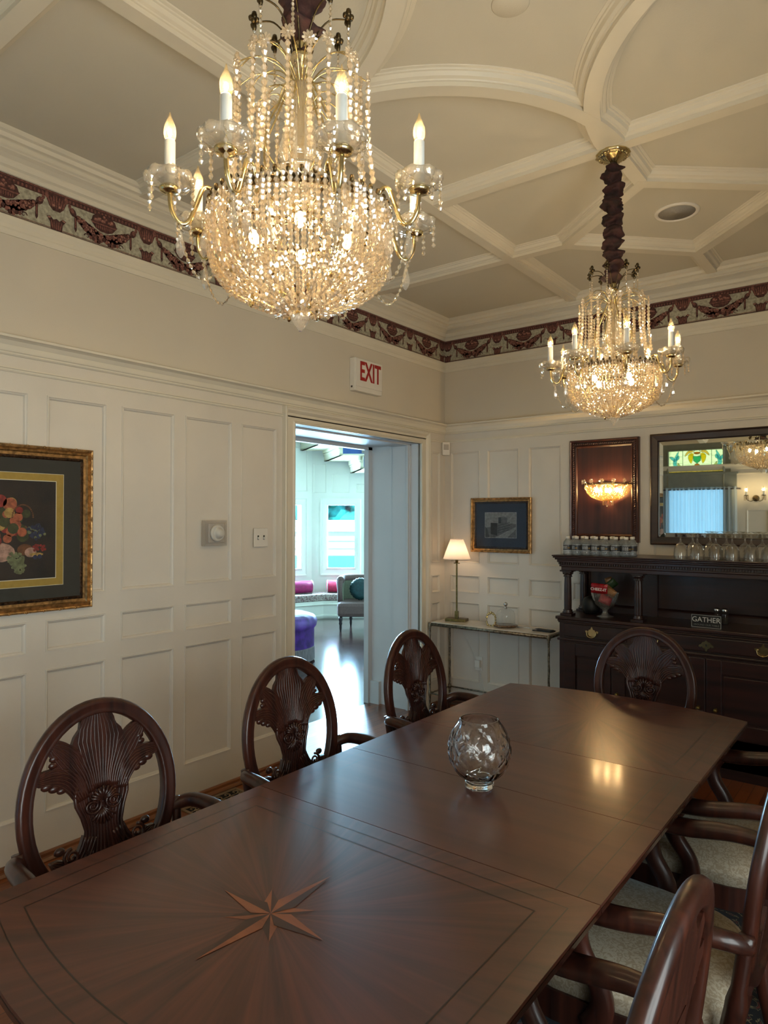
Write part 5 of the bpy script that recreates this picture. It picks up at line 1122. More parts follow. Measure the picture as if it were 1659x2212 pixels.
gs = thing('table_sign', 'small black GATHER sign leaning on the sideboard counter', 'sign', (2.145, -0.375, ZS), -0.05)
mb = MB(); mb.box(-0.088, 0.088, -0.004, 0.004, 0, 0.082, 0)
WH = mat('sign_white', (0.80, 0.80, 0.78), 0.5)
for a, b, c, d in ((-0.085, 0.085, 0.003, 0.0045), (-0.085, 0.085, 0.0775, 0.079), (-0.085, -0.0835, 0.003, 0.079), (0.0835, 0.085, 0.003, 0.079)): mb.box(a, b, -0.0046, -0.004, c, d, 1)
o = mb.build('board', [BLACK, WH], gs)
tx = text_mesh('GATHER', 0.044, 'lettering', WH, gs, 0.0003, 0.98); tx.rotation_euler = (PI/2, 0, 0); tx.location = (0, -0.0046, 0.050)
tx = text_mesh('AROUND OUR TABLE', 0.014, 'lettering', mat('sign_grey', (0.45, 0.45, 0.44), 0.5), gs, 0.0003, 1.08); tx.rotation_euler = (PI/2, 0, 0); tx.location = (0, -0.0046, 0.019)
for x, lab, c in ((2.158, 'glass salt shaker with metal lid behind the GATHER sign, white salt inside', (0.85, 0.83, 0.80)), (2.205, 'glass pepper shaker with metal lid beside the salt, dark inside', (0.22, 0.19, 0.17))):
    s_ = thing('shaker', lab, 'shaker', (x, -0.14, ZS)); mb = MB(); mb.lathe([(0.018, 0), (0.021, 0.004), (0.021, 0.066), (0.016, 0.078)], (0, 0, 0), 20); mb.build('jar', CLEARG, s_)
    mb = MB(); mb.lathe([(0.016, 0.003), (0.017, 0.005), (0.017, 0.040), (0.0, 0.042)], (0, 0, 0), 18); mb.build('contents', mat('spice_%d' % int(c[0]*100), c, 0.9, var=0.3, scale=300), s_)
    mb = MB(); mb.lathe([(0.019, 0.078), (0.020, 0.080), (0.020, 0.096), (0.016, 0.102), (0.004, 0.103)], (0, 0, 0), 24); mb.build('lid', CHROME, s_)
# water bottles
LABEL = mat('bottle_label', (0.26, 0.27, 0.29), 0.4, var=0.3, scale=30); LABG = mat('label_gold', (0.62, 0.52, 0.32), 0.5, var=0.3, scale=60); LABW = mat('label_white', (0.85, 0.86, 0.86), 0.5)
WATER = thin_glass('bottle_plastic', (0.86, 0.90, 0.93), 1.4, 1.6, 0.05, 0.16, (0.75, 0.82, 0.88), 0.25)
def bottle():
    t = thing('water_bottle', '', 'bottle'); mb = MB(); mb.lathe([(0.026, 0), (0.030, 0.004), (0.0305, 0.02), (0.029, 0.026), (0.0305, 0.032), (0.0305, 0.078), (0.028, 0.090), (0.018, 0.106), (0.0125, 0.112), (0.0125, 0.118)], (0, 0, 0), 22); mb.build('bottle', WATER, t)
    mb = MB(); mb.lathe([(0.0135, 0.114), (0.0142, 0.116), (0.0142, 0.128), (0.012, 0.130)], (0, 0, 0), 18); mb.build('cap', WHITEP, t)
    mb = MB(); mb.lathe([(0.0309, 0.034), (0.0309, 0.072)], (0, 0, 0), 28, 0, True, False)
    for k in range(7):
        a = -PI/2-0.95+k*0.20; c = V(0.0313*math.cos(a), 0.0313*math.sin(a), 0.053); tn = V(-math.sin(a), math.cos(a), 0)
        h = 0.010
        mb.obox(c-tn*0.0024-V(0, 0, h), tn*0.0017, V(math.cos(a), math.sin(a), 0)*0.0004, V(0, 0, 2*h), 1)
        if k % 2: mb.obox(c-tn*0.0024+V(0, 0, h-0.003), tn*0.004, V(math.cos(a), math.sin(a), 0)*0.0004, V(0, 0, 0.003), 1)
    for k in range(4): a = -PI/2+0.45+k*0.12; mb.ball((0.0305*math.cos(a), 0.0305*math.sin(a), 0.050), 0.006, 6, 4, (0.5, 0.5, 1.0), 2)
    for z in (0.0335, 0.0715): mb.lathe([(0.0311, z), (0.0311, z+0.0015)], (0, 0, 0), 28, 1, True, False)
    mb.build('label_band', [LABEL, LABW, LABG], t); return t
b0 = bottle(); first = True
ordn = ['first', 'second', 'third', 'fourth', 'fifth', 'sixth', 'seventh']; rows = ['front', 'middle', 'back']
for r_ in range(3):
    for k in range(7):
        x = 1.262+k*0.0675+0.018*(r_ % 2)+random.uniform(-0.003, 0.003); y = -0.405+r_*0.066; lab = 'small water bottle, %s from the left in the %s row on the sideboard' % (ordn[k], rows[r_])
        if first: b0.location = (x, y, ZTOP); b0['label'] = lab; b0['group'] = 'water bottles on the sideboard top'; first = False
        else: dup(b0, (x, y, ZTOP), random.uniform(-0.5, 0.5), lab, 'water bottles on the sideboard top')
# upturned goblets
def goblet():
    mb = MB(); mb.lathe([(0.040, 0.0), (0.0415, 0.004), (0.0415, 0.035), (0.038, 0.062), (0.026, 0.088), (0.012, 0.100), (0.0055, 0.108), (0.0045, 0.130), (0.008, 0.146), (0.026, 0.158), (0.035, 0.161), (0.035, 0.163), (0.0, 0.164)], (0, 0, 0), 40, 0, True, False, lambda a, z: 1+(0.03*math.sin(14*a) if z < 0.09 else 0))
    mb.lathe([(0.0385, 0.001), (0.0385, 0.036), (0.035, 0.060), (0.024, 0.084), (0.008, 0.096), (0.0, 0.097)], (0, 0, 0), 28, 0, True, False)
    return mb.build('goblet', GOBG)
g0 = goblet(); first = True
gp = [(2.005, -0.41), (2.105, -0.42), (2.205, -0.40), (2.30, -0.42), (2.40, -0.41), (2.495, -0.42), (2.055, -0.32), (2.155, -0.31), (2.25, -0.32), (2.35, -0.31), (2.445, -0.32)]
for i, (x, y) in enumerate(gp):
    lab = 'upturned clear glass goblet, %s from the left in the %s row before the mirror' % ((ordn[i] if i < 6 else ordn[i-6]), 'front' if i < 6 else 'rear')
    g_ = g0 if first else g0.copy()
    if not first: COL.objects.link(g_)
    first = False; g_.location = (x, y, ZTOP); tag(g_, lab, 'glass', 'goblets upside down on the sideboard')

# ------------------------------------------------------------------ ceiling speaker
sk = thing('ceiling_speaker', 'round white flush ceiling speaker in the far coffer', 'speaker', (2.145, -1.03, ZC))
mb = MB(); mb.lathe([(0.115, 0), (0.115, -0.006), (0.108, -0.010), (0.098, -0.010), (0.094, -0.005)], (0, 0, 0), 48, 0, True, False); mb.build('rim', WHITEP, sk)
mb = MB(); mb.lathe([(0.0, -0.008), (0.014, -0.008), (0.015, -0.006), (0.096, -0.005), (0.096, -0.001), (0.0, -0.001)], (0, 0, 0), 40, 0, True, False); mb.build('grille', mat('speaker_grille', (0.62, 0.60, 0.57), 0.7, var=0.2, scale=400), sk)

# ------------------------------------------------------------------ rug
mb = MB(); mb.box(-1.12, 1.12, -1.95, 1.55, 0.0, 0.004); mb.add([V(-1.06, -1.89, 0.0043), V(1.06, -1.89, 0.0043), V(1.06, 1.49, 0.0043), V(-1.06, 1.49, 0.0043)], [(0, 1, 2, 3)], 1)
ob = mb.build('area_rug', [mat('rug_edge', (0.42, 0.37, 0.27), 0.95, var=0.2, scale=60), RUGM], None, (2.12, -3.0, 0.0)); tag(ob, 'dark floral area rug lying under the dining table and chairs', 'rug')
ob.location.z = 0.001

# ------------------------------------------------------------------ right wall window (unseen, added as a daylight source) and front wall window seen in the mirror
wn = 0
for a, b, c, d in RWIN:
    wn += 1; mb = MB()
    for p0, p1 in (((RX, a, c), (RX, b, c)), ((RX, a, d), (RX, b, d))): mb.box(RX+0.08, RX+0.13, a, b, p0[2]-0.03 if p0[2] == d else c, p0[2] if p0[2] == d else c+0.05)
    for y in (a, b-0.05, (a+b)/2-0.02): mb.box(RX+0.08, RX+0.13, y, y+0.05, c, d)
    mb.box(RX+0.08, RX+0.13, a, b, (c+d)/2-0.02, (c+d)/2+0.02)
    mb.sweep([(0, -0.01), (0, 0.02), (0.07, 0.02), (0.09, 0.03), (0.10, 0.03), (0.10, -0.01)], [V(RX, a, c), V(RX, a, d), V(RX, b, d), V(RX, b, c)], (-1, 0, 0), True)
    w_ = struct(mb.build('window_%d' % wn, TRIMM)); mb = MB(); mb.box(RX+0.10, RX+0.104, a, b, c, d); mb.build('pane', PANE, w_)
mb = MB(); mb.box(-1.0, RX+0.5, RY-3.2, RY-0.25, 2.95, 3.1); struct(mb.build('added_shade_roof', TRIMM))  # unseen outdoor roof slab, added to keep the sun off the front curtain
wn += 1; mb = MB(); FY = RY
mb.box(0.17, 1.12, FY-0.14, FY-0.08, 2.19, 2.27); mb.box(0.17, 0.20, FY-0.14, FY-0.08, 0.35, 2.68); mb.box(1.09, 1.12, FY-0.14, FY-0.08, 0.35, 2.68); mb.box(0.17, 1.12, FY-0.14, FY-0.08, 0.35, 0.40); mb.box(0.17, 1.12, FY-0.14, FY-0.08, 2.645, 2.68)
mb.sweep([(0, -0.01), (0, 0.02), (0.07, 0.02), (0.09, 0.035), (0.10, 0.035), (0.10, -0.01)], [V(1.12, FY, 0.35), V(1.12, FY, 2.68), V(0.17, FY, 2.68), V(0.17, FY, 0.35)], (0, 1, 0), True)
w_ = struct(mb.build('window_%d' % wn, mat('window_casing', (0.48, 0.48, 0.42), 0.5))); mb = MB(); mb.box(0.2, 1.09, FY-0.115, FY-0.11, 0.4, 2.19); mb.build('pane', PANE, w_)
mb = MB(); mb.box(0.14, 1.20, FY+0.004, FY+0.030, 2.0, 2.235); mb.box(0.12, 1.22, FY+0.004, FY+0.045, 2.215, 2.245); tag(mb.build('window_valance', mat('valance_grey', (0.50, 0.52, 0.50), 0.7)), 'flat grey valance board between stained glass and curtain, seen in the mirror', 'valance')
# stained glass transom
def sgl(name, c):
    m = bpy.data.materials.new(name); m.use_nodes = True; nt = m.node_tree; N = nt.nodes; N.clear(); tr = N.new('ShaderNodeBsdfTranslucent'); tp = N.new('ShaderNodeBsdfTransparent'); nz = N.new('ShaderNodeTexNoise'); nz.inputs['Scale'].default_value = 18
    rp = N.new('ShaderNodeValToRGB'); c = lin(c); rp.color_ramp.elements[0].color = (c[0]*0.55, c[1]*0.6, c[2]*0.5, 1); rp.color_ramp.elements[1].color = (*c, 1); nt.links.new(nz.outputs[0], rp.inputs[0]); nt.links.new(rp.outputs[0], tr.inputs[0]); nt.links.new(rp.outputs[0], tp.inputs[0])
    mx = N.new('ShaderNodeMixShader'); mx.inputs[0].default_value = 0.5; nt.links.new(tr.outputs[0], mx.inputs[1]); nt.links.new(tp.outputs[0], mx.inputs[2]); o = N.new('ShaderNodeOutputMaterial'); nt.links.new(mx.outputs[0], o.inputs[0]); return m
SG = [sgl('glass_'+n_, c) for n_, c in (('olive', (1.0, 0.88, 0.58)), ('amber', (1.0, 0.80, 0.15)), ('blue', (0.42, 0.82, 1.0)), ('teal', (0.25, 0.70, 0.55)), ('orange', (0.85, 0.45, 0.12)), ('cream', (1.0, 0.76, 0.38)), ('pale', (0.8, 0.8, 0.6)))]
LEAD = mat('lead_came', (0.06, 0.06, 0.05), 0.6)
sg = thing('stained_glass_panel', 'stained glass transom with blue leaves and amber shield, seen in the mirror', 'window', (0.645, FY-0.10, 2.455))
mb = MB(); Y_ = 0.0; hw, hh = 0.44, 0.185
def sgp(pts, mi, lay): mb.add([V(-a, Y_+lay*0.0006, b) for a, b in pts], [tuple(range(len(pts)))], mi)
sgp([(-hw, -hh), (hw, -hh), (hw, hh), (-hw, hh)], 0, 0)
mb2 = MB()
def came(pts, w=0.003, lay=6): mb2.tube([V(-a, Y_+0.005, b) for a, b in pts], w, 5)
for i in range(13): 
    u = -hw+2*hw*i/12; came([(u, hh), (u, hh-0.03)]); came([(u, -hh), (u, -hh+0.03)])
sgp([(-hw, hh-0.03), (hw, hh-0.03), (hw, hh), (-hw, hh)], 5, 1); sgp([(-hw, -hh), (hw, -hh), (hw, -hh+0.03), (-hw, -hh+0.03)], 5, 1); sgp([(hw-0.03, -hh), (hw, -hh), (hw, hh), (hw-0.03, hh)], 5, 1); sgp([(-hw, -hh), (-hw+0.03, -hh), (-hw+0.03, hh), (-hw, hh)], 5, 1)
came([(-hw+0.03, -hh), (-hw+0.03, hh)]); came([(hw-0.03, -hh), (hw-0.03, hh)]); came([(-hw, hh-0.03), (hw, hh-0.03)]); came([(-hw, -hh+0.03), (hw, -hh+0.03)])
for u in (-0.20, 0.20): came([(u, -hh+0.03), (u, hh-0.03)], 0.004)
for z in (-0.05, 0.05): came([(-hw, z), (-0.2, z)], 0.0015); came([(0.2, z), (hw, z)], 0.0015); came([(-0.2, z*1.4), (0.2, z*1.4)], 0.0015)
def leaf(pts, w, mi=2, lay=3):
    P = [(p.x, p.y) for p in smooth_path([V(a, b, 0) for a, b in pts], 5)]; n = len(P); Lp, Rp = [], []
    for i, p in enumerate(P):
        a = P[max(i-1, 0)]; b = P[min(i+1, n-1)]; dx, dy = b[0]-a[0], b[1]-a[1]; l = math.hypot(dx, dy) or 1; ww = 1.5*w*math.sin(PI*(0.08+0.9*i/(n-1)))
        Lp.append((p[0]-dy/l*ww, p[1]+dx/l*ww)); Rp.append((p[0]+dy/l*ww, p[1]-dx/l*ww))
    for i in range(n-1): sgp([Lp[i], Lp[i+1], Rp[i+1], Rp[i]], mi, lay)
    came(Lp, 0.0016); came(Rp, 0.0016)
for s_ in (-1, 1):
    leaf([(s_*0.25, -0.13), (s_*0.31, -0.07), (s_*0.30, 0.02), (s_*0.26, 0.13)], 0.018); leaf([(s_*0.31, -0.02), (s_*0.35, 0.03), (s_*0.39, 0.05)], 0.014); leaf([(s_*0.30, 0.0), (s_*0.27, 0.03), (s_*0.26, 0.07)], 0.014); leaf([(s_*0.24, -0.14), (s_*0.30, -0.12), (s_*0.37, -0.15)], 0.014); leaf([(s_*0.20, -0.13), (s_*0.25, -0.09), (s_*0.27, -0.04)], 0.012, 6)
    leaf([(s_*0.18, -0.12), (s_*0.10, -0.13), (s_*0.05, -0.10)], 0.014, 2); leaf([(s_*0.05, 0.12), (s_*0.12, 0.11), (s_*0.17, 0.05)], 0.012, 5); leaf([(s_*0.055, 0.09), (s_*0.09, 0.04), (s_*0.08, -0.06)], 0.024, 1, 4)
sgp([(-0.055, 0.055), (0, 0.045), (0.055, 0.055), (0.05, -0.02), (0, -0.06), (-0.05, -0.02)], 3, 5); came([(-0.055, 0.055), (0, 0.045), (0.055, 0.055), (0.05, -0.02), (0, -0.06), (-0.05, -0.02), (-0.055, 0.055)], 0.003)
sgp(ell(0, -0.085, 0.035, 0.022), 4, 5); came(ell(0, -0.085, 0.035, 0.022)+[ell(0, -0.085, 0.035, 0.022)[0]]); sgp(ell(0, 0.095, 0.05, 0.02), 4, 5); came(ell(0, 0.115, 0.045, 0.028)+[ell(0, 0.115, 0.045, 0.028)[0]], 0.004)
mb.build('coloured_glass', SG, sg, recalc=False); mb2.build('lead_lines', LEAD, sg)
# sheer curtain and rod
CURT = thin_glass('sheer_curtain', (0.42, 0.50, 0.56), 1.2, 0.0, 0.5, 0.70, (0.72, 0.80, 0.86))
mb = MB(); n = 180; vs = []
for j, z in enumerate((0.32, 1.1, 1.97, 2.03)):
    for i in range(n+1): u = 0.13+1.08*i/n; vs.append(V(u, FY+0.075+(0.024+0.004*j)*math.sin(i*0.62+1.1*math.sin(i*0.13)), z))
mb.add(vs, [(j*(n+1)+i, j*(n+1)+i+1, (j+1)*(n+1)+i+1, (j+1)*(n+1)+i) for j in range(3) for i in range(n)], 0, True)
cu_ = mb.build('sheer_curtain', CURT); tag(cu_, 'pleated pale blue sheer curtain across the lower window, seen in the mirror', 'curtain')
mb = MB(); mb.tube([V(0.10, FY+0.075, 2.0), V(1.24, FY+0.075, 2.0)], 0.008, 8); mb.box(0.09, 0.10, FY+0.0, FY+0.08, 1.99, 2.01); mb.box(1.24, 1.25, FY+0.0, FY+0.08, 1.99, 2.01); tag(mb.build('curtain_rod', MWOOD), 'thin rod carrying the sheer curtain on the front wall', 'rod')
cs = thing('candle_wall_light', 'brass twin-candle crystal wall light glowing in the mirror reflection', 'wall light', (1.44, FY, 1.86))
mb = MB(); mb.lathe([(0.04, 0), (0.045, 0.01), (0.02, 0.02)], (0, 0, 0), 20, axis=(0, 1, 0))
for s_ in (-1, 1): mb.tube(smooth_path([V(0, 0.02, 0), V(s_*0.05, 0.06, -0.04), V(s_*0.10, 0.09, -0.02), V(s_*0.108, 0.09, 0.03)], 5), 0.005, 8); mb.lathe([(0.006, 0.03), (0.022, 0.034), (0.03, 0.045)], (s_*0.108, 0.09, 0), 16)
mb.build('bracket', DKBRASS, cs)
for s_ in (-1, 1):
    mb = MB(); mb.lathe([(0.011, 0.04), (0.011, 0.10)], (s_*0.108, 0.09, 0), 14); mb.build('candle_sleeve', CANDLE, cs)
    mb = MB(); c = V(s_*0.108, 0.09, 0); mb.lathe([(0.0075, 0.10), (0.0135, 0.12), (0.008, 0.148), (0.0012, 0.168)], c, 14); mb.ball(c+V(0, 0, 0.12), 0.0045, 8, 5, (1, 1, 2.1), 1); mb.build('flame_bulb', [BULBG, FIL], cs)
    mb = MB()
    for q in range(6): b_ = 2*PI*q/6; p = c+V(0.028*math.cos(b_), 0.028*math.sin(b_), 0.04); mb.strand([p, p-V(0, 0, 0.07)], 0.005, 0.013)
    mb.build('bead_drops', [CRYS, BRASS], cs)

# ------------------------------------------------------------------ the hall beyond the doorway
FH = Vector((fw.x, fw.y, 0)).normalized(); RH = Vector((rt.x, rt.y, 0)).normalized()
def HP(a, d, z=0.0): p = Vector((CAM.x, CAM.y, 0))+FH*d+RH*a; return V(p.x, p.y, z)
mb = MB(); pts = [V(-0.5, -4.2, 0), V(-0.5, 0.2, 0), V(-0.3, 7, 0), V(-8, 7, 0), V(-8, -4.2, 0)]
mb.prism([(p.x, p.y) for p in pts], (0, 0, -0.08), (1, 0, 0), (0, 1, 0), (0, 0, 0.08)); struct(mb.build('floor_hall', HFLOOR))
mb = MB(); mb.prism([(p.x, p.y) for p in pts], (0, 0, 3.6), (1, 0, 0), (0, 1, 0), (0, 0, 0.1)); struct(mb.build('ceiling_hall', HALLW))
# bay facets: (left point, right point)
F = [HP(-3.05, 9.6), HP(-1.18, 11.15), HP(0.28, 11.15), HP(2.2, 10.2)]
H0, H1 = 0.70, 1.84
def seg(name, a, b, holes, panels, mat_=HALLW, t=0.18, z1=3.6):
    d = (b-a).normalized(); n = V(d.y, -d.x, 0)
    if n.dot(V(CAM.x, CAM.y, 0)-a) < 0: n = -n
    return wall(name, (a.x, a.y), (b.x, b.y), (n.x, n.y), t, 0, z1, holes, panels, [mat_, mat_, mat_], None), d, n
L0 = (F[1]-F[0]).length; L1 = (F[2]-F[1]).length
_, d0, n0 = seg('wall_hall_bay_left', F[0], F[1], [(L0-0.95, L0-0.16, H0, H1), (L0-2.0, L0-1.2, H0, H1)], [(L0-0.98, L0-0.62, 2.05, 2.75), (L0-0.5, L0-0.08, 2.0, 2.72)])
_, d1, n1 = seg('wall_hall_bay_centre', F[1], F[2], [(0.20, 0.76, H0, H1), (0.98, 1.40, H0, H1)], [(0.02, 0.24, 1.98, 2.46), (0.32, 0.62, 1.98, 2.30), (0.72, 1.02, 1.98, 2.14)])
seg('wall_hall_bay_right', F[2], F[3], [(0.3, 1.1, H0, H1)], [])
# stairs rising left to right behind: pale stepped soffits
WSTEP = mat('stair_soffit_paint', (0.86, 0.83, 0.72), 0.6, var=0.02)
def step(a_l, z_b, h, length, w, dx):
    """moulded stair-end soffit block: a_l = left edge offset at the wall, running towards the viewer"""
    mb = MB(); p = HP(a_l, 11.05, z_b); e = RH*dx*length-FH*length; s_ = RH*w
    mb.obox(p, e, RH*0.05, V(0, 0, h)); mb.obox(p, e, s_, V(0, 0, 0.025)); mb.obox(p-RH*0.03+V(0, 0, h*0.62), e, RH*0.06, V(0, 0, h*0.38)); mb.obox(p-RH*0.015+V(0, 0, h*0.45), e, RH*0.05, V(0, 0, h*0.12)); return mb
st = thing('stair_soffit', 'white stepped underside of a staircase crossing above the hall windows', 'staircase', HP(-1.0, 10.5, 0))
for i, (al, zb, h, ln, w, dx) in enumerate(((-1.36, 2.66, 0.24, 1.65, 0.39, 0.38), (-0.97, 2.49, 0.20, 1.05, 0.42, 0.30), (-0.55, 2.30, 0.20, 1.0, 0.5, 0.20), (-0.05, 2.12, 0.19, 1.0, 0.4, 0.2))):
    o = step(al, zb, h, ln, w, dx).build('step', WSTEP); o.parent = st; o.matrix_parent_inverse = st.matrix_basis.inverted()
mb = MB(); p = HP(-1.30, 11.08, 2.70); mb.obox(p, RH*1.55, FH*0.03, V(0, 0, 0.88)); mb.obox(HP(-0.90, 11.08, 2.51), RH*1.15, FH*0.03, V(0, 0, 0.19)); mb.obox(HP(-0.50, 11.08, 2.33), RH*0.75, FH*0.03, V(0, 0, 0.19)); 
for z in (2.95, 2.74): mb.obox(HP(-1.3, 11.06, z), RH*1.55, FH*0.02, V(0, 0, 0.04))
struct(mb.build('wall_hall_upper', HALLB))
mb = MB(); mb.obox(HP(-0.36, 10.98, 2.62), RH*0.19, FH*0.03, V(0, 0, 0.09)); tag(mb.build('air_grille', GREYP), 'pale grey air grille high on the daylight-tinted hall wall', 'vent')
# window frames + panes
hw_ = [(F[0], d0, n0, L0-0.95, L0-0.16), (F[0], d0, n0, L0-2.0, L0-1.2), (F[1], d1, n1, 0.20, 0.76), (F[1], d1, n1, 0.98, 1.40)]
for P0, d, n, a, b in hw_:
    wn += 1; mb = MB(); q = lambda u, z, h=0: P0+d*u+V(0, 0, z)+n*h
    for u0, u1, z0, z1 in ((a, a+0.035, H0, H1), (b-0.035, b, H0, H1), (a, b, H0, H0+0.045), (a, b, H1-0.04, H1)): mb.obox(q(u0, z0, -0.10), d*(u1-u0), n*0.04, V(0, 0, z1-z0))
    mb.sweep([(0, -0.01), (0, 0.012), (0.03, 0.014), (0.05, 0.028), (0.06, 0.028), (0.06, -0.01)], [q(a, H0), q(a, H1), q(b, H1), q(b, H0)][::-1], n, True); mb.sweep([(0, -0.01), (0, 0.012), (-0.03, 0.014), (-0.05, 0.028), (-0.06, 0.028), (-0.06, -0.01)], [q(a, H0), q(a, H1), q(b, H1), q(b, H0)][::-1], n, True)
    w_ = struct(mb.build('window_%d' % wn, HALLW)); mb = MB(); mb.obox(q(a, H0, -0.09), d*(b-a), n*0.003, V(0, 0, H1-H0)); mb.build('pane', PANE, w_)
# closing hall walls
for i, (a, b) in enumerate(((V(-0.5, -4.2, 0), V(-8, -4.2, 0)), (V(-8, -4.2, 0), V(-8, 0.5, 0)), (V(-8, 0.5, 0), F[0]), (F[3], V(-0.35, 6.2, 0)), (V(-0.35, 6.2, 0), V(-0.5, 0.2, 0)))):
    seg('wall_hall_%s' % ['south', 'west', 'northwest', 'northeast', 'east'][i], a, b, [], [])
# bay window seat
mb = MB(); base = []
inn = [HP(-2.75, 8.95), HP(-1.50, 10.35), HP(-0.95, 10.72), HP(0.3, 10.80), HP(1.4, 10.5)]; outp = [HP(-3.0, 9.55), HP(-1.9, 10.5), HP(-1.18, 11.1), HP(0.28, 11.12), HP(1.6, 10.55)]
poly = [(p.x, p.y) for p in inn]+[(p.x, p.y) for p in outp[::-1]]
ws = thing('window_bench', 'white curved built-in bench with patterned cushion in the hall bay', 'bench', HP(-1.2, 10.7, 0))
def keep(o, par): o.parent = par; o.matrix_parent_inverse = par.matrix_basis.inverted(); return o
mb.prism(poly, (0, 0, 0), (1, 0, 0), (0, 1, 0), (0, 0, 0.27)); keep(mb.build('seat_box', HALLW), ws)
mb = MB(); mb.sweep([(-0.012, 0.0), (0.004, 0), (0.016, 0.03), (0.016, 0.05), (-0.012, 0.05)], [p+V(0, 0, 0) for p in inn], (0, 0, 1)); mb.sweep([(-0.012, 0.0), (0.006, 0), (0.018, 0.02), (-0.012, 0.03)], [p+V(0, 0, 0.20) for p in inn], (0, 0, 1)); keep(mb.build('moulding', HALLW), ws)
CUSHP, nt, b = nmat('seat_cushion_print'); damask(nt, b, (0.72, 0.68, 0.64), (0.48, 0.36, 0.36), 28)
mb = MB(); mb.prism(poly, (0, 0, 0.27), (1, 0, 0), (0, 1, 0), (0, 0, 0.11)); keep(mb.build('cushion', CUSHP, bevel=0.02), ws)
MAG = mat('magenta_velvet', (0.66, 0.10, 0.40), 0.6, var=0.2, scale=20); PNK = mat('pink_velvet', (0.80, 0.16, 0.34), 0.6, var=0.2, scale=20); TRW = mat('pillow_trim', (0.85, 0.80, 0.76), 0.8, var=0.2, scale=120)
def bolster(name, a, b, r, m_, label):
    a = Vector(a); b = Vector(b); d = b-a; L_ = d.length; t = thing(name, label, 'pillow', a); mb = MB(); mb.lathe([(0.0, 0), (r*0.85, 0.002), (r, 0.015), (r*1.03, L_/2), (r, L_-0.015), (r*0.85, L_-0.002), (0, L_)], (0, 0, 0), 24, 0, True, False, None, d); mb.build('cover', m_, t)
    u = d.normalized(); w = V(0, 0, 1); s_ = u.cross(w).normalized()
    for k, pos in enumerate((0.02, L_-0.02)):
        mb = MB(); mb.tube([u*pos+(s_*math.cos(q)+w*math.sin(q))*r*1.0 for q in [2*PI*i/24 for i in range(24)]], 0.009, 6, closed=True); mb.build('piping', TRW, t)
bolster('bolster_pillow', HP(-1.62, 10.62, 0.485), HP(-1.13, 10.85, 0.485), 0.095, MAG, 'magenta velvet bolster pillow on the left of the bay bench')
bolster('bolster_pillow', HP(-0.92, 10.93, 0.485), HP(-0.48, 10.95, 0.485), 0.095, PNK, 'pink velvet bolster pillow with white piping behind the hall armchair')
# hall armchair (tufted, rolled arm)
ac = thing('upholstered_armchair', 'taupe tufted armchair with rolled arm standing in the hall', 'armchair', HP(-0.36, 9.75, 0), YAW*-1*0-0.0)
TAU = mat('taupe_fabric', (0.38, 0.29, 0.26), 0.8, var=0.1, scale=60, bump=0.3); TAUL = mat('sage_back_fabric', (0.42, 0.42, 0.33), 0.8, var=0.1, scale=60, bump=0.3); DLEG = mat('dark_leg', (0.10, 0.05, 0.05), 0.4)
A0 = HP(-0.36, 9.75, 0)
def AP(a, d, z): return RH*a-FH*d+V(0, 0, z)   # a right, d towards viewer
def abox(mb, a0, a1, d0_, d1_, z0, z1, mi=0): mb.obox(AP(a0, d0_, z0), RH*(a1-a0), -FH*(d1_-d0_), V(0, 0, z1-z0), mi)
mb = MB(); abox(mb, -0.29, 0.36, -0.25, 0.32, 0.20, 0.40); mb.build('seat', TAU, ac, bevel=0.05)
mb = MB(); P_ = [AP(-0.25, 0.10, 0.38), AP(-0.26, -0.06, 0.38), AP(-0.22, -0.24, 0.38), AP(0.0, -0.33, 0.38), AP(0.30, -0.33, 0.38)]
mb.sweep([(-0.045, 0), (0.045, 0), (0.045, 0.30), (0.0, 0.33), (-0.045, 0.30)], smooth_path(P_, 4)); mb.build('back', TAUL, ac, bevel=0.02)
mb = MB(); mb.tube(smooth_path([p+V(0, 0, 0.31) for p in P_], 4), 0.055, 10); mb.tube([AP(-0.255, 0.12, 0.40), AP(-0.262, 0.125, 0.55), AP(-0.265, 0.12, 0.69)], [(0.04, 0.04), (0.035, 0.035), (0.05, 0.05)], 10); mb.build('rolled_arm', TAU, ac)
for a, d in ((-0.24, 0.27), (0.30, 0.27), (-0.12, -0.2), (0.32, -0.2)):
    mb = MB(); mb.lathe([(0.012, 0.0), (0.018, 0.05), (0.016, 0.08), (0.026, 0.11), (0.020, 0.13), (0.030, 0.17), (0.026, 0.20)], AP(a, d, 0), 12); mb.build('leg', DLEG, ac)
GRN = mat('green_velvet', (0.07, 0.24, 0.24), 0.55, var=0.25, scale=30)
mb = MB(); mb.lathe([(0.0, -0.045), (0.02, -0.055), (0.09, -0.060), (0.14, -0.045), (0.158, 0.0), (0.14, 0.045), (0.09, 0.06), (0.0, 0.05)], (0, 0, 0), 64, 0, True, False, lambda a, z: 1+0.035*math.sin(22*a), -FH); mb.ball(-FH*0.045*-1, 0.02, 8, 6)
o = mb.build('round_pillow', GRN, None, HP(-0.33, 9.72, 0.565)); tag(o, 'round pleated dark green velvet pillow on the hall armchair', 'pillow')
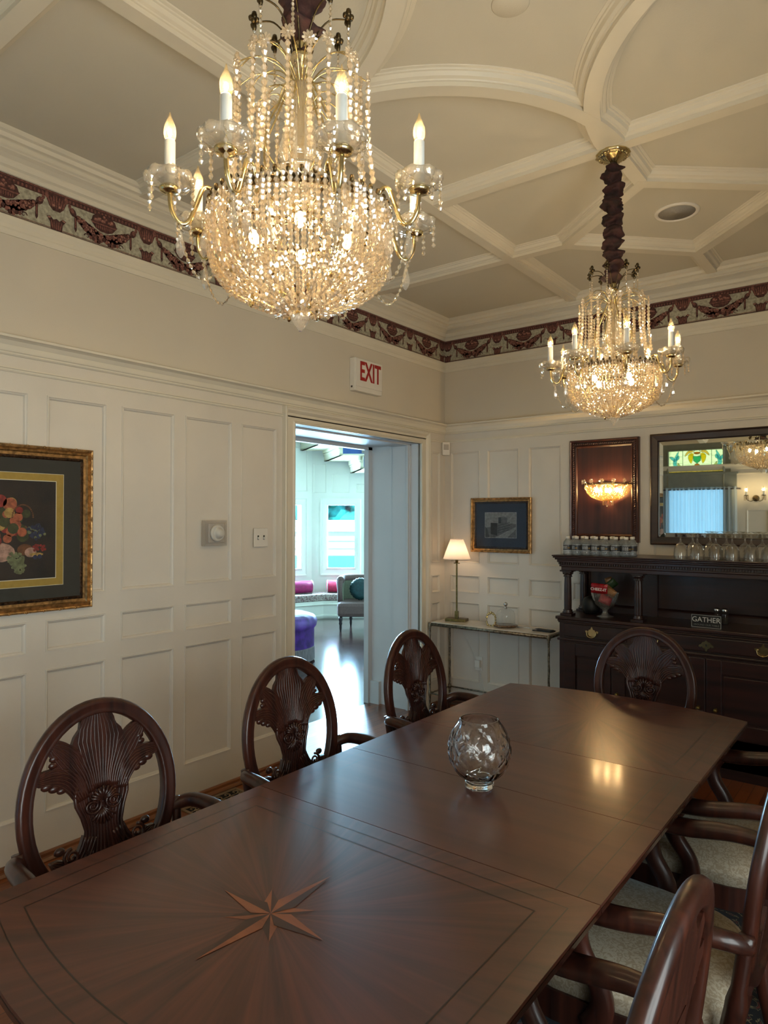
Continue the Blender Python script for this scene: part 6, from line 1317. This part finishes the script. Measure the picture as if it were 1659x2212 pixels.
# ottoman
ot = thing('round_ottoman', 'purple tufted round ottoman with bullion fringe in the hall', 'ottoman', HP(-1.20, 7.55, 0))
PUR = mat('purple_velvet', (0.30, 0.13, 0.46), 0.55, var=0.3, scale=12, bump=0.3); FRG = mat('fringe', (0.42, 0.37, 0.36), 0.9, var=0.3, scale=200, stretch=(1, 1, 0.05))
mb = MB(); mb.lathe([(0.42, 0.14), (0.43, 0.16), (0.43, 0.36), (0.445, 0.38), (0.455, 0.44), (0.43, 0.49), (0.36, 0.515), (0.2, 0.52), (0.0, 0.515)], (0, 0, 0), 96, 0, True, False, lambda a, z: 1+(0.018*abs(math.sin(10*a)) if z > 0.37 else 0.0)); mb.build('cushion', PUR, ot)
mb = MB(); mb.lathe([(0.438, 0.02), (0.434, 0.15), (0.430, 0.165)], (0, 0, 0), 220, 0, False, False, lambda a, z: 1+0.012*math.sin(110*a)); mb.build('fringe', FRG, ot)
# carved pedestal table corner at the jamb
pt_ = thing('pedestal_table', 'edge of a dark carved table just inside the hall at the right jamb', 'table', HP(-0.02, 8.85, 0))
mb = MB(); mb.lathe([(0.06, 0.02), (0.10, 0.0), (0.05, 0.05), (0.03, 0.12), (0.04, 0.19), (0.10, 0.23), (0.16, 0.245), (0.18, 0.25), (0.18, 0.265), (0, 0.265)], (0, 0, 0), 28); mb.build('body', DLEG, pt_)

# exterior: neighbouring house and trees
HS = mat('house_siding', (0.97, 0.98, 0.98), 0.8, var=0.03, scale=6); RF = mat('roof_white', (0.96, 0.97, 0.98), 0.8); WDW = mat('dark_window', (0.35, 0.70, 0.74), 0.3)
hs = thing('neighbour_house', 'white sided house seen overexposed through the hall windows', 'house', HP(-3, 22, -1.5))
hb = V(*hs.location)
mb = MB(); mb.obox(HP(-9, 22, -2.5)-hb, RH*16, FH*5, V(0, 0, 3.7))
for k in range(16): mb.obox(HP(-9, 21.96, -2.5+k*0.24)-hb, RH*16, FH*0.05, V(0, 0, 0.03))
mb.build('siding', HS, hs)
mb = MB(); mb.obox(HP(-9.3, 21.9, 1.15)-hb, RH*16.6, FH*6, V(0, 0, 0.36)); mb.build('roof', RF, hs)
for a in (-5.3, -3.1, -1.75):
    mb = MB(); mb.obox(HP(a, 21.9, -0.04)-hb, RH*(1.35 if a < -2 else 1.0), FH*0.06, V(0, 0, 0.40)); mb.build('window', WDW, hs)
LEAFM = mat('tree_leaves', (0.22, 0.78, 0.76), 0.8, var=0.5, scale=1.5, bump=0.3)
for i, (a, d, h) in enumerate(((-11, 33, 7.0), (-3.0, 34, 7.6), (5.0, 33, 7.2))):
    t = thing('tree', 'bushy green tree rising behind the white house, %s in the hall windows' % ['farthest left', 'in the centre', 'at the right'][i], 'tree', HP(a, d, -2), 0, 'trees beyond the hall windows'); mb = MB(); rnd = random.Random(i)
    for k in range(70):
        q = rnd.random()*6.28; rr = rnd.random()**0.5*2.5; mb.ball((rr*math.cos(q), rr*math.sin(q), 2.3+rnd.random()*(h-2.3)), rnd.uniform(0.7, 1.2), 10, 7)
    mb.build('crown', LEAFM, t); mb = MB(); mb.tube([V(0, 0, 0), V(0.1, 0, 3)], [0.3, 0.2], 8); mb.build('trunk', DLEG, t)
mb = MB(); mb.quad(V(-60, -10, -2.0), V(0, -10, -2.0), V(0, 60, -2), V(-60, 60, -2)); tag(mb.build('lawn', mat('grass', (0.35, 0.5, 0.25), 0.9, var=0.3, scale=2)), 'ground outside beyond the hall windows', 'ground')

# hall daylight: sky light entering just outside each bay window, sun on the outdoors
for P0, d, n, a, b in hw_:
    c = P0+d*((a+b)/2)+V(0, 0, 1.30)-n*0.30; area_light('hall_daylight', c, c+n, b-a, 1.1, P_HALL*(b-a)/4, (0.44, 0.72, 1.0))
sun = bpy.data.lights.new('sun', 'SUN'); sun.energy = 14.0; sun.color = (0.85, 1.0, 1.0); sun.angle = 0.01; so = bpy.data.objects.new('sun', sun); COL.objects.link(so); so.rotation_euler = (V(-0.25, 0.62, -1.0)).to_track_quat('-Z', 'Y').to_euler()
